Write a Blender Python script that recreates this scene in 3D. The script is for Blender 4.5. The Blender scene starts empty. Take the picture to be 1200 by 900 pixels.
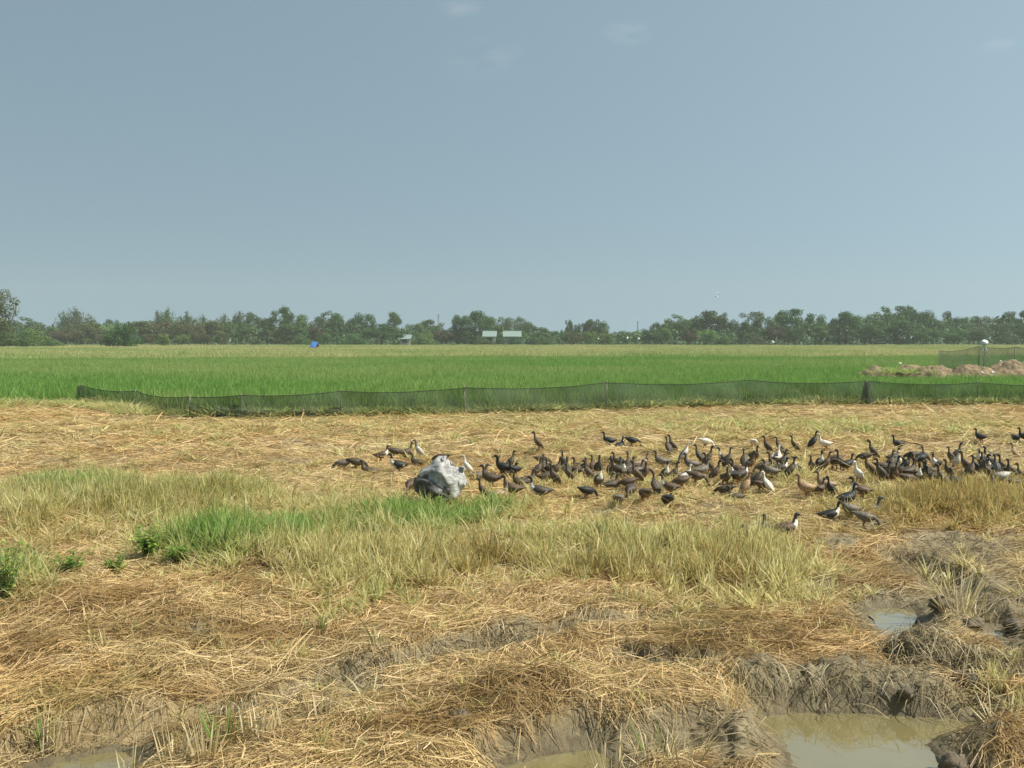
import bpy, bmesh, math, random
import numpy as np
from mathutils import Vector, Matrix

R = math.radians
S = bpy.context.scene
COL = S.collection

# ------------------------------------------------------------------ camera, sky, sun, exposure
CAM_H, FPX, HORIZON = 2.1, 1152.0, 397.0            # eye height (m), focal length and horizon row in photo pixels (1200 x 900)
PITCH = math.atan((450 - HORIZON) / FPX)
cam_data = bpy.data.cameras.new("camera")
cam_data.sensor_fit = 'HORIZONTAL'
cam_data.sensor_width = 36.0
cam_data.lens = 36.0 * FPX / 1200.0
cam_data.clip_start, cam_data.clip_end = 0.05, 6000
cam = bpy.data.objects.new("camera", cam_data)
COL.objects.link(cam)
cam.location = (0, 0, CAM_H)
cam.rotation_euler = (R(90) - PITCH, 0, 0)
S.camera = cam

SUN_EL, SUN_AZ = R(51), R(100)                        # azimuth from +Y (view direction) towards +X (right)
w = bpy.data.worlds.new("World"); S.world = w; w.use_nodes = True
nt = w.node_tree; nt.nodes.clear()
out = nt.nodes.new('ShaderNodeOutputWorld'); bg = nt.nodes.new('ShaderNodeBackground')
sky = nt.nodes.new('ShaderNodeTexSky'); sky.sky_type = 'NISHITA'
sky.sun_disc = False; sky.sun_elevation = SUN_EL; sky.sun_rotation = SUN_AZ
sky.air_density = 1.0; sky.dust_density = 0.6; sky.ozone_density = 2.0; sky.altitude = 20
hs = nt.nodes.new('ShaderNodeHueSaturation'); hs.inputs['Saturation'].default_value = 0.90
nt.links.new(sky.outputs[0], hs.inputs['Color'])
tcs = nt.nodes.new('ShaderNodeTexCoord')                # hazy tropical air: the low band of the sky looks like the sky some degrees higher
lift = nt.nodes.new('ShaderNodeVectorMath'); lift.operation = 'ADD'; lift.inputs[1].default_value = (0, 0, .52)
nt.links.new(tcs.outputs['Generated'], lift.inputs[0])
nrm = nt.nodes.new('ShaderNodeVectorMath'); nrm.operation = 'NORMALIZE'
nt.links.new(lift.outputs[0], nrm.inputs[0]); nt.links.new(nrm.outputs[0], sky.inputs['Vector'])
tint = nt.nodes.new('ShaderNodeMix'); tint.data_type = 'RGBA'; tint.blend_type = 'MULTIPLY'; tint.inputs[0].default_value = 1
nt.links.new(hs.outputs[0], tint.inputs[6]); tint.inputs[7].default_value = (1.32, 1.29, .95, 1)
# three faint wisps of cloud high in the sky
tc = nt.nodes.new('ShaderNodeTexCoord')
mp = nt.nodes.new('ShaderNodeMapping'); mp.inputs['Scale'].default_value = (22, 22, 60)
nt.links.new(tc.outputs['Generated'], mp.inputs[0])
nz = nt.nodes.new('ShaderNodeTexNoise'); nz.inputs['Scale'].default_value = 1.0; nz.inputs['Detail'].default_value = 5
nt.links.new(mp.outputs[0], nz.inputs['Vector'])
def cam_ray(u, v):
    a, b = (u - 600) / FPX, -(v - 450) / FPX
    d = Vector((a, math.cos(PITCH) + b * math.sin(PITCH), -math.sin(PITCH) + b * math.cos(PITCH)))
    return d.normalized()
acc = None
for (u, v, rad, st) in ((735, 38, 0.035, .8), (538, 8, 0.03, .55), (1170, 54, 0.022, .5), (570, 70, .07, .25)):
    d = cam_ray(u, v)
    sub = nt.nodes.new('ShaderNodeVectorMath'); sub.operation = 'SUBTRACT'; sub.inputs[1].default_value = d
    nt.links.new(tc.outputs['Generated'], sub.inputs[0])
    sc = nt.nodes.new('ShaderNodeVectorMath'); sc.operation = 'MULTIPLY'; sc.inputs[1].default_value = (1, 1, 2.2)
    nt.links.new(sub.outputs[0], sc.inputs[0])
    ln = nt.nodes.new('ShaderNodeVectorMath'); ln.operation = 'LENGTH'; nt.links.new(sc.outputs[0], ln.inputs[0])
    mr = nt.nodes.new('ShaderNodeMapRange'); mr.interpolation_type = 'SMOOTHERSTEP'
    mr.inputs['From Min'].default_value = rad; mr.inputs['From Max'].default_value = 0
    mr.inputs['To Min'].default_value = 0; mr.inputs['To Max'].default_value = st
    nt.links.new(ln.outputs['Value'], mr.inputs['Value'])
    if acc is None: acc = mr.outputs[0]
    else:
        ad = nt.nodes.new('ShaderNodeMath'); ad.operation = 'ADD'
        nt.links.new(acc, ad.inputs[0]); nt.links.new(mr.outputs[0], ad.inputs[1]); acc = ad.outputs[0]
nr = nt.nodes.new('ShaderNodeMapRange'); nr.inputs['From Min'].default_value = .38; nr.inputs['From Max'].default_value = .68
nt.links.new(nz.outputs['Fac'], nr.inputs['Value'])
mu = nt.nodes.new('ShaderNodeMath'); mu.operation = 'MULTIPLY'
nt.links.new(acc, mu.inputs[0]); nt.links.new(nr.outputs[0], mu.inputs[1])
mu2 = nt.nodes.new('ShaderNodeMath'); mu2.operation = 'MULTIPLY'; mu2.inputs[1].default_value = .35
nt.links.new(mu.outputs[0], mu2.inputs[0])
mx = nt.nodes.new('ShaderNodeMix'); mx.data_type = 'RGBA'
nt.links.new(mu2.outputs[0], mx.inputs['Factor']); nt.links.new(tint.outputs[2], mx.inputs[6])
mx.inputs[7].default_value = (4.6, 4.5, 4.4, 1)
nt.links.new(mx.outputs[2], bg.inputs['Color'])
bg.inputs['Strength'].default_value = 0.13
nt.links.new(bg.outputs[0], out.inputs[0])

sun_data = bpy.data.lights.new("sun", 'SUN'); sun_data.energy = 4.9; sun_data.angle = R(0.55); sun_data.color = (1, .95, .86)
sun = bpy.data.objects.new("sun", sun_data); COL.objects.link(sun)
sdir = Vector((math.cos(SUN_EL) * math.sin(SUN_AZ), math.cos(SUN_EL) * math.cos(SUN_AZ), math.sin(SUN_EL)))
sun.rotation_euler = sdir.to_track_quat('Z', 'Y').to_euler()
sun.location = (20, 10, 40)

S.view_settings.view_transform = 'Standard'
try: S.view_settings.look = 'None'
except Exception: pass
S.view_settings.exposure = 0.36
S.view_settings.gamma = 1.0
S.view_settings.use_curve_mapping = False
S.cycles.max_bounces = 6; S.cycles.diffuse_bounces = 2; S.cycles.glossy_bounces = 2
S.cycles.transmission_bounces = 3; S.cycles.transparent_max_bounces = 10; S.cycles.volume_bounces = 1
S.cycles.caustics_reflective = False; S.cycles.caustics_refractive = False
S.cycles.use_denoising = True
S.cycles.denoiser = 'OPENIMAGEDENOISE'
S.cycles.denoising_input_passes = 'RGB_ALBEDO_NORMAL'
S.cycles.denoising_prefilter = 'ACCURATE'

# ------------------------------------------------------------------ helpers
rng = np.random.default_rng(7)
random.seed(7)
cp, sp = math.cos(PITCH), math.sin(PITCH)

def unproj(u, v, z=0.0):
    """photo pixel -> point of the horizontal plane at height z"""
    a, b = (u - 600) / FPX, -(v - 450) / FPX
    dy, dz = cp + b * sp, -sp + b * cp
    t = (z - CAM_H) / dz
    return a * t, dy * t

def proj(x, y, z=0.0):
    zz = z - CAM_H
    dep = y * cp - zz * sp
    dep = np.where(np.abs(dep) < 1e-3, 1e-3, dep)
    return 600 + FPX * x / dep, 450 - FPX * (y * sp + zz * cp) / dep

def smooth(a, b, x):
    t = np.clip((x - a) / (b - a), 0, 1)
    return t * t * (3 - 2 * t)

def _hash(ix, iy, seed):
    n = (ix.astype(np.int64) * 374761393 + iy.astype(np.int64) * 668265263 + seed * 974634777) & 0xffffffff
    n = ((n ^ (n >> 13)) * 1274126177) & 0xffffffff
    n = n ^ (n >> 16)
    return (n & 0xffff) / 65535.0

def vnoise(x, y, seed=0):
    ix, iy = np.floor(x), np.floor(y)
    fx, fy = x - ix, y - iy
    fx = fx * fx * (3 - 2 * fx); fy = fy * fy * (3 - 2 * fy)
    a = _hash(ix, iy, seed); b = _hash(ix + 1, iy, seed); c = _hash(ix, iy + 1, seed); d = _hash(ix + 1, iy + 1, seed)
    return (a + (b - a) * fx) * (1 - fy) + (c + (d - c) * fx) * fy

def fbm(x, y, seed=0, octv=3):
    s, a, t = 0.0, 1.0, 0.0
    for o in range(octv):
        s = s + a * vnoise(x * 2 ** o + 17.3 * o, y * 2 ** o - 9.1 * o, seed + o * 31); t += a; a *= .5
    return s / t

def seg_dist(x, y, pts):
    """distance to a polyline (pts in ground metres), with the signed side and the parameter along it"""
    best = np.full(np.shape(x), 1e9); side = np.zeros(np.shape(x)); par = np.zeros(np.shape(x))
    n = len(pts) - 1
    for i in range(n):
        ax, ay = pts[i]; bx, by = pts[i + 1]
        dx, dy = bx - ax, by - ay; L2 = dx * dx + dy * dy
        t = np.clip(((x - ax) * dx + (y - ay) * dy) / L2, 0, 1)
        px, py = x - ax - t * dx, y - ay - t * dy
        d = np.sqrt(px * px + py * py); m = d < best
        best = np.where(m, d, best); side = np.where(m, np.sign(dx * py - dy * px), side); par = np.where(m, (i + t) / n, par)
    return best, side, par

def poly_sd(x, y, pts):
    """signed distance to a polygon, negative inside"""
    d, _, _ = seg_dist(x, y, pts + [pts[0]])
    ins = np.zeros(np.shape(x), bool)
    n = len(pts)
    for i in range(n):
        ax, ay = pts[i]; bx, by = pts[(i + 1) % n]
        c = ((ay > y) != (by > y)) & (x < (bx - ax) * (y - ay) / (by - ay + 1e-12) + ax)
        ins ^= c
    return np.where(ins, -d, d)

def mesh_from(name, V, F=None, attrs=None, smooth_shade=False, quads=None, mat=None):
    """V (n,3); F list of faces or quads (m,4) / tris (m,3) array; attrs {name: (type, data)} on points"""
    me = bpy.data.meshes.new(name)
    V = np.asarray(V, np.float32)
    if quads is not None:
        quads = np.asarray(quads, np.int32); k = quads.shape[1]; m = len(quads)
        me.vertices.add(len(V)); me.vertices.foreach_set('co', V.ravel())
        me.loops.add(m * k); me.loops.foreach_set('vertex_index', quads.ravel())
        me.polygons.add(m); me.polygons.foreach_set('loop_start', np.arange(0, m * k, k, dtype=np.int32))
        me.update(calc_edges=True)
    else:
        me.from_pydata([tuple(v) for v in V], [], F or [])
    for an, (ty, data) in (attrs or {}).items():
        at = me.attributes.new(an, ty, 'POINT')
        data = np.asarray(data)
        if ty == 'FLOAT': at.data.foreach_set('value', data.astype(np.float32).ravel())
        elif ty == 'INT': at.data.foreach_set('value', data.astype(np.int32).ravel())
        elif ty == 'FLOAT_VECTOR': at.data.foreach_set('vector', data.astype(np.float32).ravel())
        elif ty == 'FLOAT_COLOR':
            d4 = np.ones((len(data), 4), np.float32); d4[:, :3] = data
            at.data.foreach_set('color', d4.ravel())
    if smooth_shade and len(me.polygons):
        me.polygons.foreach_set('use_smooth', np.ones(len(me.polygons), bool))
    if mat: me.materials.append(mat)
    me.update()
    return me

def obj(name, me, parent=None, loc=None, rz=0.0):
    o = bpy.data.objects.new(name, me); COL.objects.link(o)
    if parent: o.parent = parent
    if loc is not None: o.location = loc
    if rz: o.rotation_euler = (0, 0, rz)
    return o

def tag(o, label=None, cat=None, group=None, kind=None):
    if label: o['label'] = label
    if cat: o['category'] = cat
    if group: o['group'] = group
    if kind: o['kind'] = kind
    return o

class MB:
    """collects simple shapes into one mesh"""
    def __init__(s): s.v, s.f, s.c = [], [], []
    def box(s, x0, x1, y0, y1, z0, z1):
        b = len(s.v)
        s.v += [(x0, y0, z0), (x1, y0, z0), (x1, y1, z0), (x0, y1, z0), (x0, y0, z1), (x1, y0, z1), (x1, y1, z1), (x0, y1, z1)]
        s.f += [tuple(b + i for i in q) for q in ((3, 2, 1, 0), (4, 5, 6, 7), (0, 1, 5, 4), (1, 2, 6, 5), (2, 3, 7, 6), (3, 0, 4, 7))]
        return s
    def tube(s, pts, rad, n=6, cap=True):
        pts = [Vector(p) for p in pts]; b0 = len(s.v)
        rad = rad if hasattr(rad, '__len__') else [rad] * len(pts)
        for i, p in enumerate(pts):
            t = (pts[min(i + 1, len(pts) - 1)] - pts[max(i - 1, 0)]).normalized()
            a = t.cross(Vector((0, 0, 1)) if abs(t.z) < .9 else Vector((1, 0, 0))).normalized(); c = t.cross(a)
            for k in range(n):
                an = 2 * math.pi * k / n
                s.v.append(tuple(p + (a * math.cos(an) + c * math.sin(an)) * rad[i]))
        for i in range(len(pts) - 1):
            for k in range(n):
                k2 = (k + 1) % n
                s.f.append((b0 + i * n + k, b0 + i * n + k2, b0 + (i + 1) * n + k2, b0 + (i + 1) * n + k))
        if cap:
            s.f.append(tuple(b0 + k for k in reversed(range(n)))); s.f.append(tuple(b0 + (len(pts) - 1) * n + k for k in range(n)))
        return s
    def build(s, name, mat, parent=None, loc=None, sm=False):
        return obj(name, mesh_from(name, s.v, s.f, smooth_shade=sm, mat=mat), parent, loc)

# ------------------------------------------------------------------ materials
def new_mat(name):
    m = bpy.data.materials.new(name); m.use_nodes = True
    n = m.node_tree.nodes; n.clear()
    o = n.new('ShaderNodeOutputMaterial')
    return m, m.node_tree, o

def N(t, kind, **kw):
    n = t.nodes.new(kind)
    for k, v in kw.items(): setattr(n, k, v)
    return n

def ramp(t, fac, stops):
    r = t.nodes.new('ShaderNodeValToRGB')
    e = r.color_ramp.elements
    while len(e) < len(stops): e.new(.5)
    for i, (p, c) in enumerate(stops): e[i].position = p; e[i].color = (*c, 1)
    t.links.new(fac, r.inputs[0]); return r.outputs[0]

def mixc(t, fac, a, b, mode='MIX'):
    m = t.nodes.new('ShaderNodeMix'); m.data_type = 'RGBA'; m.blend_type = mode
    for sock, val in ((m.inputs[0], fac), (m.inputs[6], a), (m.inputs[7], b)):
        if hasattr(val, 'is_linked') or isinstance(val, bpy.types.NodeSocket): t.links.new(val, sock)
        elif isinstance(val, (int, float)): sock.default_value = val
        else: sock.default_value = (*val, 1)
    return m.outputs[2]

def math_n(t, op, a, b=None, clamp=False):
    m = t.nodes.new('ShaderNodeMath'); m.operation = op; m.use_clamp = clamp
    for i, val in enumerate((a, b)):
        if val is None: continue
        if isinstance(val, (int, float)): m.inputs[i].default_value = val
        else: t.links.new(val, m.inputs[i])
    return m.outputs[0]

def noise(t, scale, detail=4, rough=.55, vec=None, coord='Object'):
    n = t.nodes.new('ShaderNodeTexNoise'); n.inputs['Scale'].default_value = scale
    n.inputs['Detail'].default_value = detail; n.inputs['Roughness'].default_value = rough
    if vec is None:
        tcn = t.nodes.new('ShaderNodeTexCoord'); vec = tcn.outputs[coord]
    t.links.new(vec, n.inputs['Vector'])
    return n.outputs['Fac']

def attr(t, name, ty='GEOMETRY'):
    a = t.nodes.new('ShaderNodeAttribute'); a.attribute_name = name; a.attribute_type = ty
    return a

def plain(name, col, rough=.8, var=.25, scale=8, bump=0.0, spec=.3, coord='Object'):
    m, t, o = new_mat(name)
    b = N(t, 'ShaderNodeBsdfPrincipled'); b.inputs['Roughness'].default_value = rough
    b.inputs['Specular IOR Level'].default_value = spec
    f = noise(t, scale, coord=coord)
    lo = tuple(c * (1 - var) for c in col); hi = tuple(min(1, c * (1 + var)) for c in col)
    t.links.new(ramp(t, f, [(.3, lo), (.7, hi)]), b.inputs['Base Color'])
    if bump:
        bn = N(t, 'ShaderNodeBump'); bn.inputs['Strength'].default_value = bump; bn.inputs['Distance'].default_value = .02
        t.links.new(f, bn.inputs['Height']); t.links.new(bn.outputs[0], b.inputs['Normal'])
    t.links.new(b.outputs[0], o.inputs[0])
    return m

def leafy(name, color_fn, transl=.3, rough=.6):
    """thin leaf or blade: diffuse sheen plus light passing through"""
    m, t, o = new_mat(name)
    col = color_fn(t)
    b = N(t, 'ShaderNodeBsdfPrincipled'); b.inputs['Roughness'].default_value = rough; b.inputs['Specular IOR Level'].default_value = .25
    t.links.new(col, b.inputs['Base Color'])
    tr = N(t, 'ShaderNodeBsdfTranslucent'); t.links.new(col, tr.inputs['Color'])
    ms = N(t, 'ShaderNodeMixShader'); ms.inputs[0].default_value = transl
    t.links.new(b.outputs[0], ms.inputs[1]); t.links.new(tr.outputs[0], ms.inputs[2]); t.links.new(ms.outputs[0], o.inputs[0])
    return m

# blade colours: 'tint' varies from blade to blade, 'tone' (carried by the tuft) runs 0 dry .. 1 green, 'brown' darkens old straw
DRY = [(0, (.28, .20, .09)), (.35, (.50, .40, .19)), (.7, (.66, .55, .31)), (1, (.78, .69, .47))]
GRN = [(0, (.11, .23, .035)), (.4, (.18, .37, .06)), (.75, (.30, .49, .11)), (1, (.52, .60, .22))]
def blade_color(t):
    ti = attr(t, 'tint').outputs['Fac']; h = attr(t, 'along').outputs['Fac']
    tone = attr(t, 'tone', 'INSTANCER').outputs['Fac']; br = attr(t, 'brown', 'INSTANCER').outputs['Fac']
    dry = ramp(t, ti, [(p, (min(.88, c[0] * 1.25), min(.84, c[1] * 1.32), c[2] * 1.15)) for p, c in DRY]); grn = ramp(t, ti, GRN)
    dry = mixc(t, math_n(t, 'MULTIPLY', br, .75), dry, mixc(t, 1.0, dry, (.62, .46, .32), 'MULTIPLY'))
    k = math_n(t, 'ADD', tone, math_n(t, 'MULTIPLY', math_n(t, 'SUBTRACT', attr(t, 'mixr').outputs['Fac'], .5), .9))
    k = math_n(t, 'ADD', k, 0, clamp=True)
    k = math_n(t, 'MULTIPLY', k, math_n(t, 'ADD', math_n(t, 'MULTIPLY', h, .5), .5))
    return mixc(t, k, dry, grn)
MAT_BLADE = leafy('blade', blade_color, .55)

def straw_color(t):
    return attr(t, 'Col').outputs['Color']
MAT_STRAW = leafy('straw', straw_color, .2, .55)

def rice_color(t):
    ti = attr(t, 'tint').outputs['Fac']; h = attr(t, 'along').outputs['Fac']
    tone = attr(t, 'tone', 'INSTANCER').outputs['Fac']
    g = ramp(t, ti, [(0, (.10, .21, .035)), (.5, (.18, .36, .065)), (1, (.33, .50, .13))])
    y = ramp(t, ti, [(0, (.38, .39, .14)), (.5, (.56, .53, .22)), (1, (.70, .64, .34))])
    return mixc(t, tone, g, y)
MAT_RICE = leafy('rice_leaf', rice_color, .45)

def net_mat():
    m, t, o = new_mat('green_net')
    b = N(t, 'ShaderNodeBsdfPrincipled'); b.inputs['Base Color'].default_value = (.04, .06, .036, 1); b.inputs['Roughness'].default_value = .7
    tr = N(t, 'ShaderNodeBsdfTransparent')
    wv = noise(t, 2.2, 3)
    fac = N(t, 'ShaderNodeMapRange'); fac.inputs['From Min'].default_value = .3; fac.inputs['From Max'].default_value = .7
    fac.inputs['To Min'].default_value = .42; fac.inputs['To Max'].default_value = .64
    t.links.new(wv, fac.inputs['Value'])
    ms = N(t, 'ShaderNodeMixShader'); t.links.new(fac.outputs[0], ms.inputs[0])
    t.links.new(tr.outputs[0], ms.inputs[1]); t.links.new(b.outputs[0], ms.inputs[2]); t.links.new(ms.outputs[0], o.inputs[0])
    return m
MAT_NET = net_mat()
MAT_CORD = plain('dark_cord', (.03, .035, .03), .8)
MAT_BAMBOO = plain('weathered_bamboo', (.21, .19, .14), .8, .3, 20)

# ------------------------------------------------------------------ terrain
def G(pts, z=0.0): return [tuple(float(q) for q in unproj(u, v, z)) for u, v in pts]

WATER_Z = -0.05
PUDDLES = {
    'big':  G([(893, 836), (930, 832), (985, 834), (1040, 838), (1095, 842), (1150, 846), (1128, 858), (1103, 868), (1093, 885), (1108, 905), (1125, 960), (960, 980), (928, 905), (918, 884), (905, 868), (888, 850)], WATER_Z),
    'mid':  G([(1016, 718), (1040, 712), (1068, 715), (1072, 726), (1066, 735), (1082, 748), (1092, 762), (1072, 774), (1042, 764), (1022, 750), (1030, 738), (1028, 728)], WATER_Z + .03),
    'small': G([(1152, 740), (1166, 734), (1184, 737), (1186, 748), (1170, 755), (1156, 752)], WATER_Z + .03),
    'lefty': G([(40, 900), (75, 891), (110, 886), (140, 884), (150, 892), (146, 906), (130, 930), (40, 930)], WATER_Z),
    'middy': G([(600, 898), (630, 890), (670, 884), (696, 881), (708, 890), (704, 908), (690, 930), (600, 930)], WATER_Z),
}
RUT_A = G([(-80, 900), (20, 880), (90, 866), (150, 856), (250, 832), (330, 815), (400, 797), (470, 780), (540, 766), (600, 756), (680, 744), (760, 738), (820, 742)])
RUT_B = G([(1030, 790), (1060, 794), (1100, 797), (1150, 803), (1260, 806)])
RUT_E = G([(715, 770), (750, 779), (790, 788), (850, 797)])
RUT_C = G([(560, 905), (620, 892), (720, 882), (800, 870), (880, 850)])
RUT_D = G([(1060, 655), (1110, 690), (1150, 730), (1200, 765), (1260, 790)])
BANK1 = G([(840, 822), (880, 834), (930, 832), (985, 836), (1040, 840), (1095, 842), (1150, 842)], -.06)
BANK2 = G([(1040, 790), (1060, 794), (1110, 798), (1160, 803), (1220, 808), (1300, 812)])
MUD_SPOTS = [(1005, 812, 85, 13, 1.0), (1150, 700, 60, 22, .8), (980, 670, 40, 22, .65), (1130, 640, 80, 14, .8), (1160, 665, 60, 16, .7),
             (870, 880, 60, 30, .75), (1150, 870, 60, 30, .6), (1040, 720, 60, 26, .9), (860, 596, 60, 9, .55), (1170, 808, 60, 9, .8),
             (420, 812, 40, 14, .5), (90, 886, 60, 7, .55), (660, 745, 90, 10, .55), (790, 788, 40, 7, .5), (590, 893, 50, 9, .5),
             (330, 545, 70, 5, .5), (960, 690, 30, 14, .7), (900, 570, 50, 7, .5), (780, 600, 60, 8, .4), (1020, 615, 50, 8, .5), (690, 872, 40, 9, .4), (830, 602, 40, 6, .6), (690, 604, 40, 5, .5), (900, 622, 40, 6, .6),
             (240, 745, 30, 8, .6), (80, 790, 20, 9, .6), (205, 895, 60, 8, .45), (350, 845, 45, 10, .55), (410, 528, 40, 4, .7), (180, 531, 40, 4, .6), (345, 520, 34, 4, .7), (60, 540, 30, 4, .5), (545, 545, 30, 4, .5), (1080, 660, 70, 26, .6), (980, 640, 40, 10, .6), (1180, 720, 40, 20, .7)]

_near = {}
def terrain(x, y):
    """height, mud amount and wetness of the ground"""
    x = np.asarray(x, float); y = np.asarray(y, float)
    u, v = proj(x, y, 0.0)
    nearf = 1 - smooth(45, 90, y)
    nr2 = 1 - smooth(14, 26, y)
    nearf = nearf * (1 - .88 * smooth(19, 26, y))
    z = (fbm(x * .35, y * .35, 3, 2) - .5) * .16 * nearf
    z = z + (fbm(x * 1.3 + 5, y * 1.3, 11, 3) - .5) * .20 * nearf
    lump = fbm(x * 4.1, y * 4.1 + 3, 23, 3)
    z = z + (lump - .5) * .09 * nr2
    z = z + .03 * (1 - smooth(19, 26, y))
    # long straw swells seen across the stubble in the distance
    z = z + .05 * nearf * smooth(14, 20, y) * (1 - smooth(24, 28, y)) * (fbm(x * .5, y * 1.1, 57, 2) - .3)
    mud = np.zeros_like(z)
    edge = (fbm(x * 2.6, y * 2.6, 41, 3) - .5)
    for pts, wd, dp, sh in ((RUT_A, .155, .085, .035), (RUT_B, .15, .08, .03), (RUT_E, .11, .06, .02), (RUT_C, .14, .06, .04), (RUT_D, .20, .09, .04)):
        d, side, par = seg_dist(x, y, pts)
        d = d + edge * .22
        fade = smooth(0, .06, par) * (1 - smooth(.94, 1, par)) if pts is RUT_B or pts is RUT_C or pts is RUT_E else (1 - smooth(.86, 1, par))
        prof = 1 - smooth(wd * .45, wd * 1.05, d)
        z = z - dp * prof * fade
        z = z + sh * np.exp(-((d - wd * 1.45) / (wd * .55)) ** 2) * fade
        cover = .45 + .55 * smooth(.25, .5, par) if pts is RUT_A else 1.0
        mud = np.maximum(mud, (1 - smooth(wd * .8, wd * 1.35, d)) * fade * cover)
    for (mu_, mv_, su, sv, st) in MUD_SPOTS:
        g = st * np.exp(-((u - mu_) / su) ** 2 - ((v - mv_) / sv) ** 2) * (y > 2)
        mud = np.maximum(mud, smooth(.22, .62, g * (1 + 1.6 * edge) + .5 * edge * g))
    # shoulders around the large puddle
    for (mu_, mv_, su, sv, st) in ((862, 885, 34, 30, .10), (1165, 878, 36, 28, .10), (60, 780, 70, 26, .12), (660, 832, 90, 24, .07), (760, 835, 50, 22, .05),
                                   (160, 730, 120, 26, .08), (1105, 725, 26, 12, .12), (600, 705, 200, 14, .06)):
        z = z + st * np.exp(-((u - mu_) / su) ** 2 - ((v - mv_) / sv) ** 2) * (y > 2) * (y < 40)
    wet = np.zeros_like(z)
    near = (y < 10) & (y > 2) & (np.abs(x) < 8)
    if np.any(near):
        xs, ys = x[near], y[near]; zz = z[near]; mm = mud[near]; ww = wet[near]
        e = edge[near] * .20 + (lump[near] - .5) * .10
        for k, pts in PUDDLES.items():
            lvl = WATER_Z + (.03 if k in ('mid', 'small') else 0)
            sd = poly_sd(xs, ys, pts) + e
            shore = 1 - smooth(.0, .22 if k in ('lefty', 'middy') else .36, sd)
            tgt = lvl + np.where(sd > 0, .012 + .16 * sd + .25 * np.maximum(zz, -.02) * smooth(.02, .3, sd), np.maximum(.30 * sd, -.08))
            zz = zz * (1 - shore) + tgt * shore
            mm = np.maximum(mm, 1 - smooth(.03, .12 if k in ('lefty', 'middy') else .24, sd + e)); ww = np.maximum(ww, 1 - smooth(.0, .16, sd))
        z[near] = zz; mud[near] = mm; wet[near] = ww
    # raised mud banks with a steep broken face towards the viewer
    for pts, H, dep in ((BANK1, .13, .36), (BANK2, .12, .34)):
        px = np.array([p[0] for p in pts]); py = np.array([p[1] for p in pts])
        y0 = np.interp(x, px, py) + .10 * (fbm(x * 3.1, x * 0 + 7.7, 71, 2) - .5) + .05 * (lump - .5)
        wx = smooth(px[0], px[0] + .25, x) * (1 - smooth(px[-1] - .3, px[-1], x))
        t = y - y0
        hgt = H * (.8 + .5 * (fbm(x * 1.7, y * 1.2, 81, 2) - .3))
        add = hgt * smooth(-.02, .085, t) * (1 - smooth(dep * .55, dep, t)) * wx
        z = z + add
        band = smooth(-.06, .0, t) * (1 - smooth(dep * .6, dep * .95, t)) * wx
        mud = np.maximum(mud, band * (1.0 if pts is BANK1 else .8))
    # clods on bare mud
    cl = fbm(x * 9, y * 9, 91, 3)
    cl2 = fbm(x * 24, y * 24, 97, 2); crack = np.abs(fbm(x * 5.5 + 2, y * 5.5, 99, 3) - .5)
    z = z + mud * nr2 * (np.abs(cl - .5) * .15 - .02 + (cl2 - .5) * .06 - .035 * (1 - smooth(0, .035, crack))) * (1 - wet * .6)
    return z, np.clip(mud, 0, 1), wet

def zf(x, y): return terrain(np.atleast_1d(x), np.atleast_1d(y))[0]
def z1(x, y): return float(zf(x, y)[0])

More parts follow.
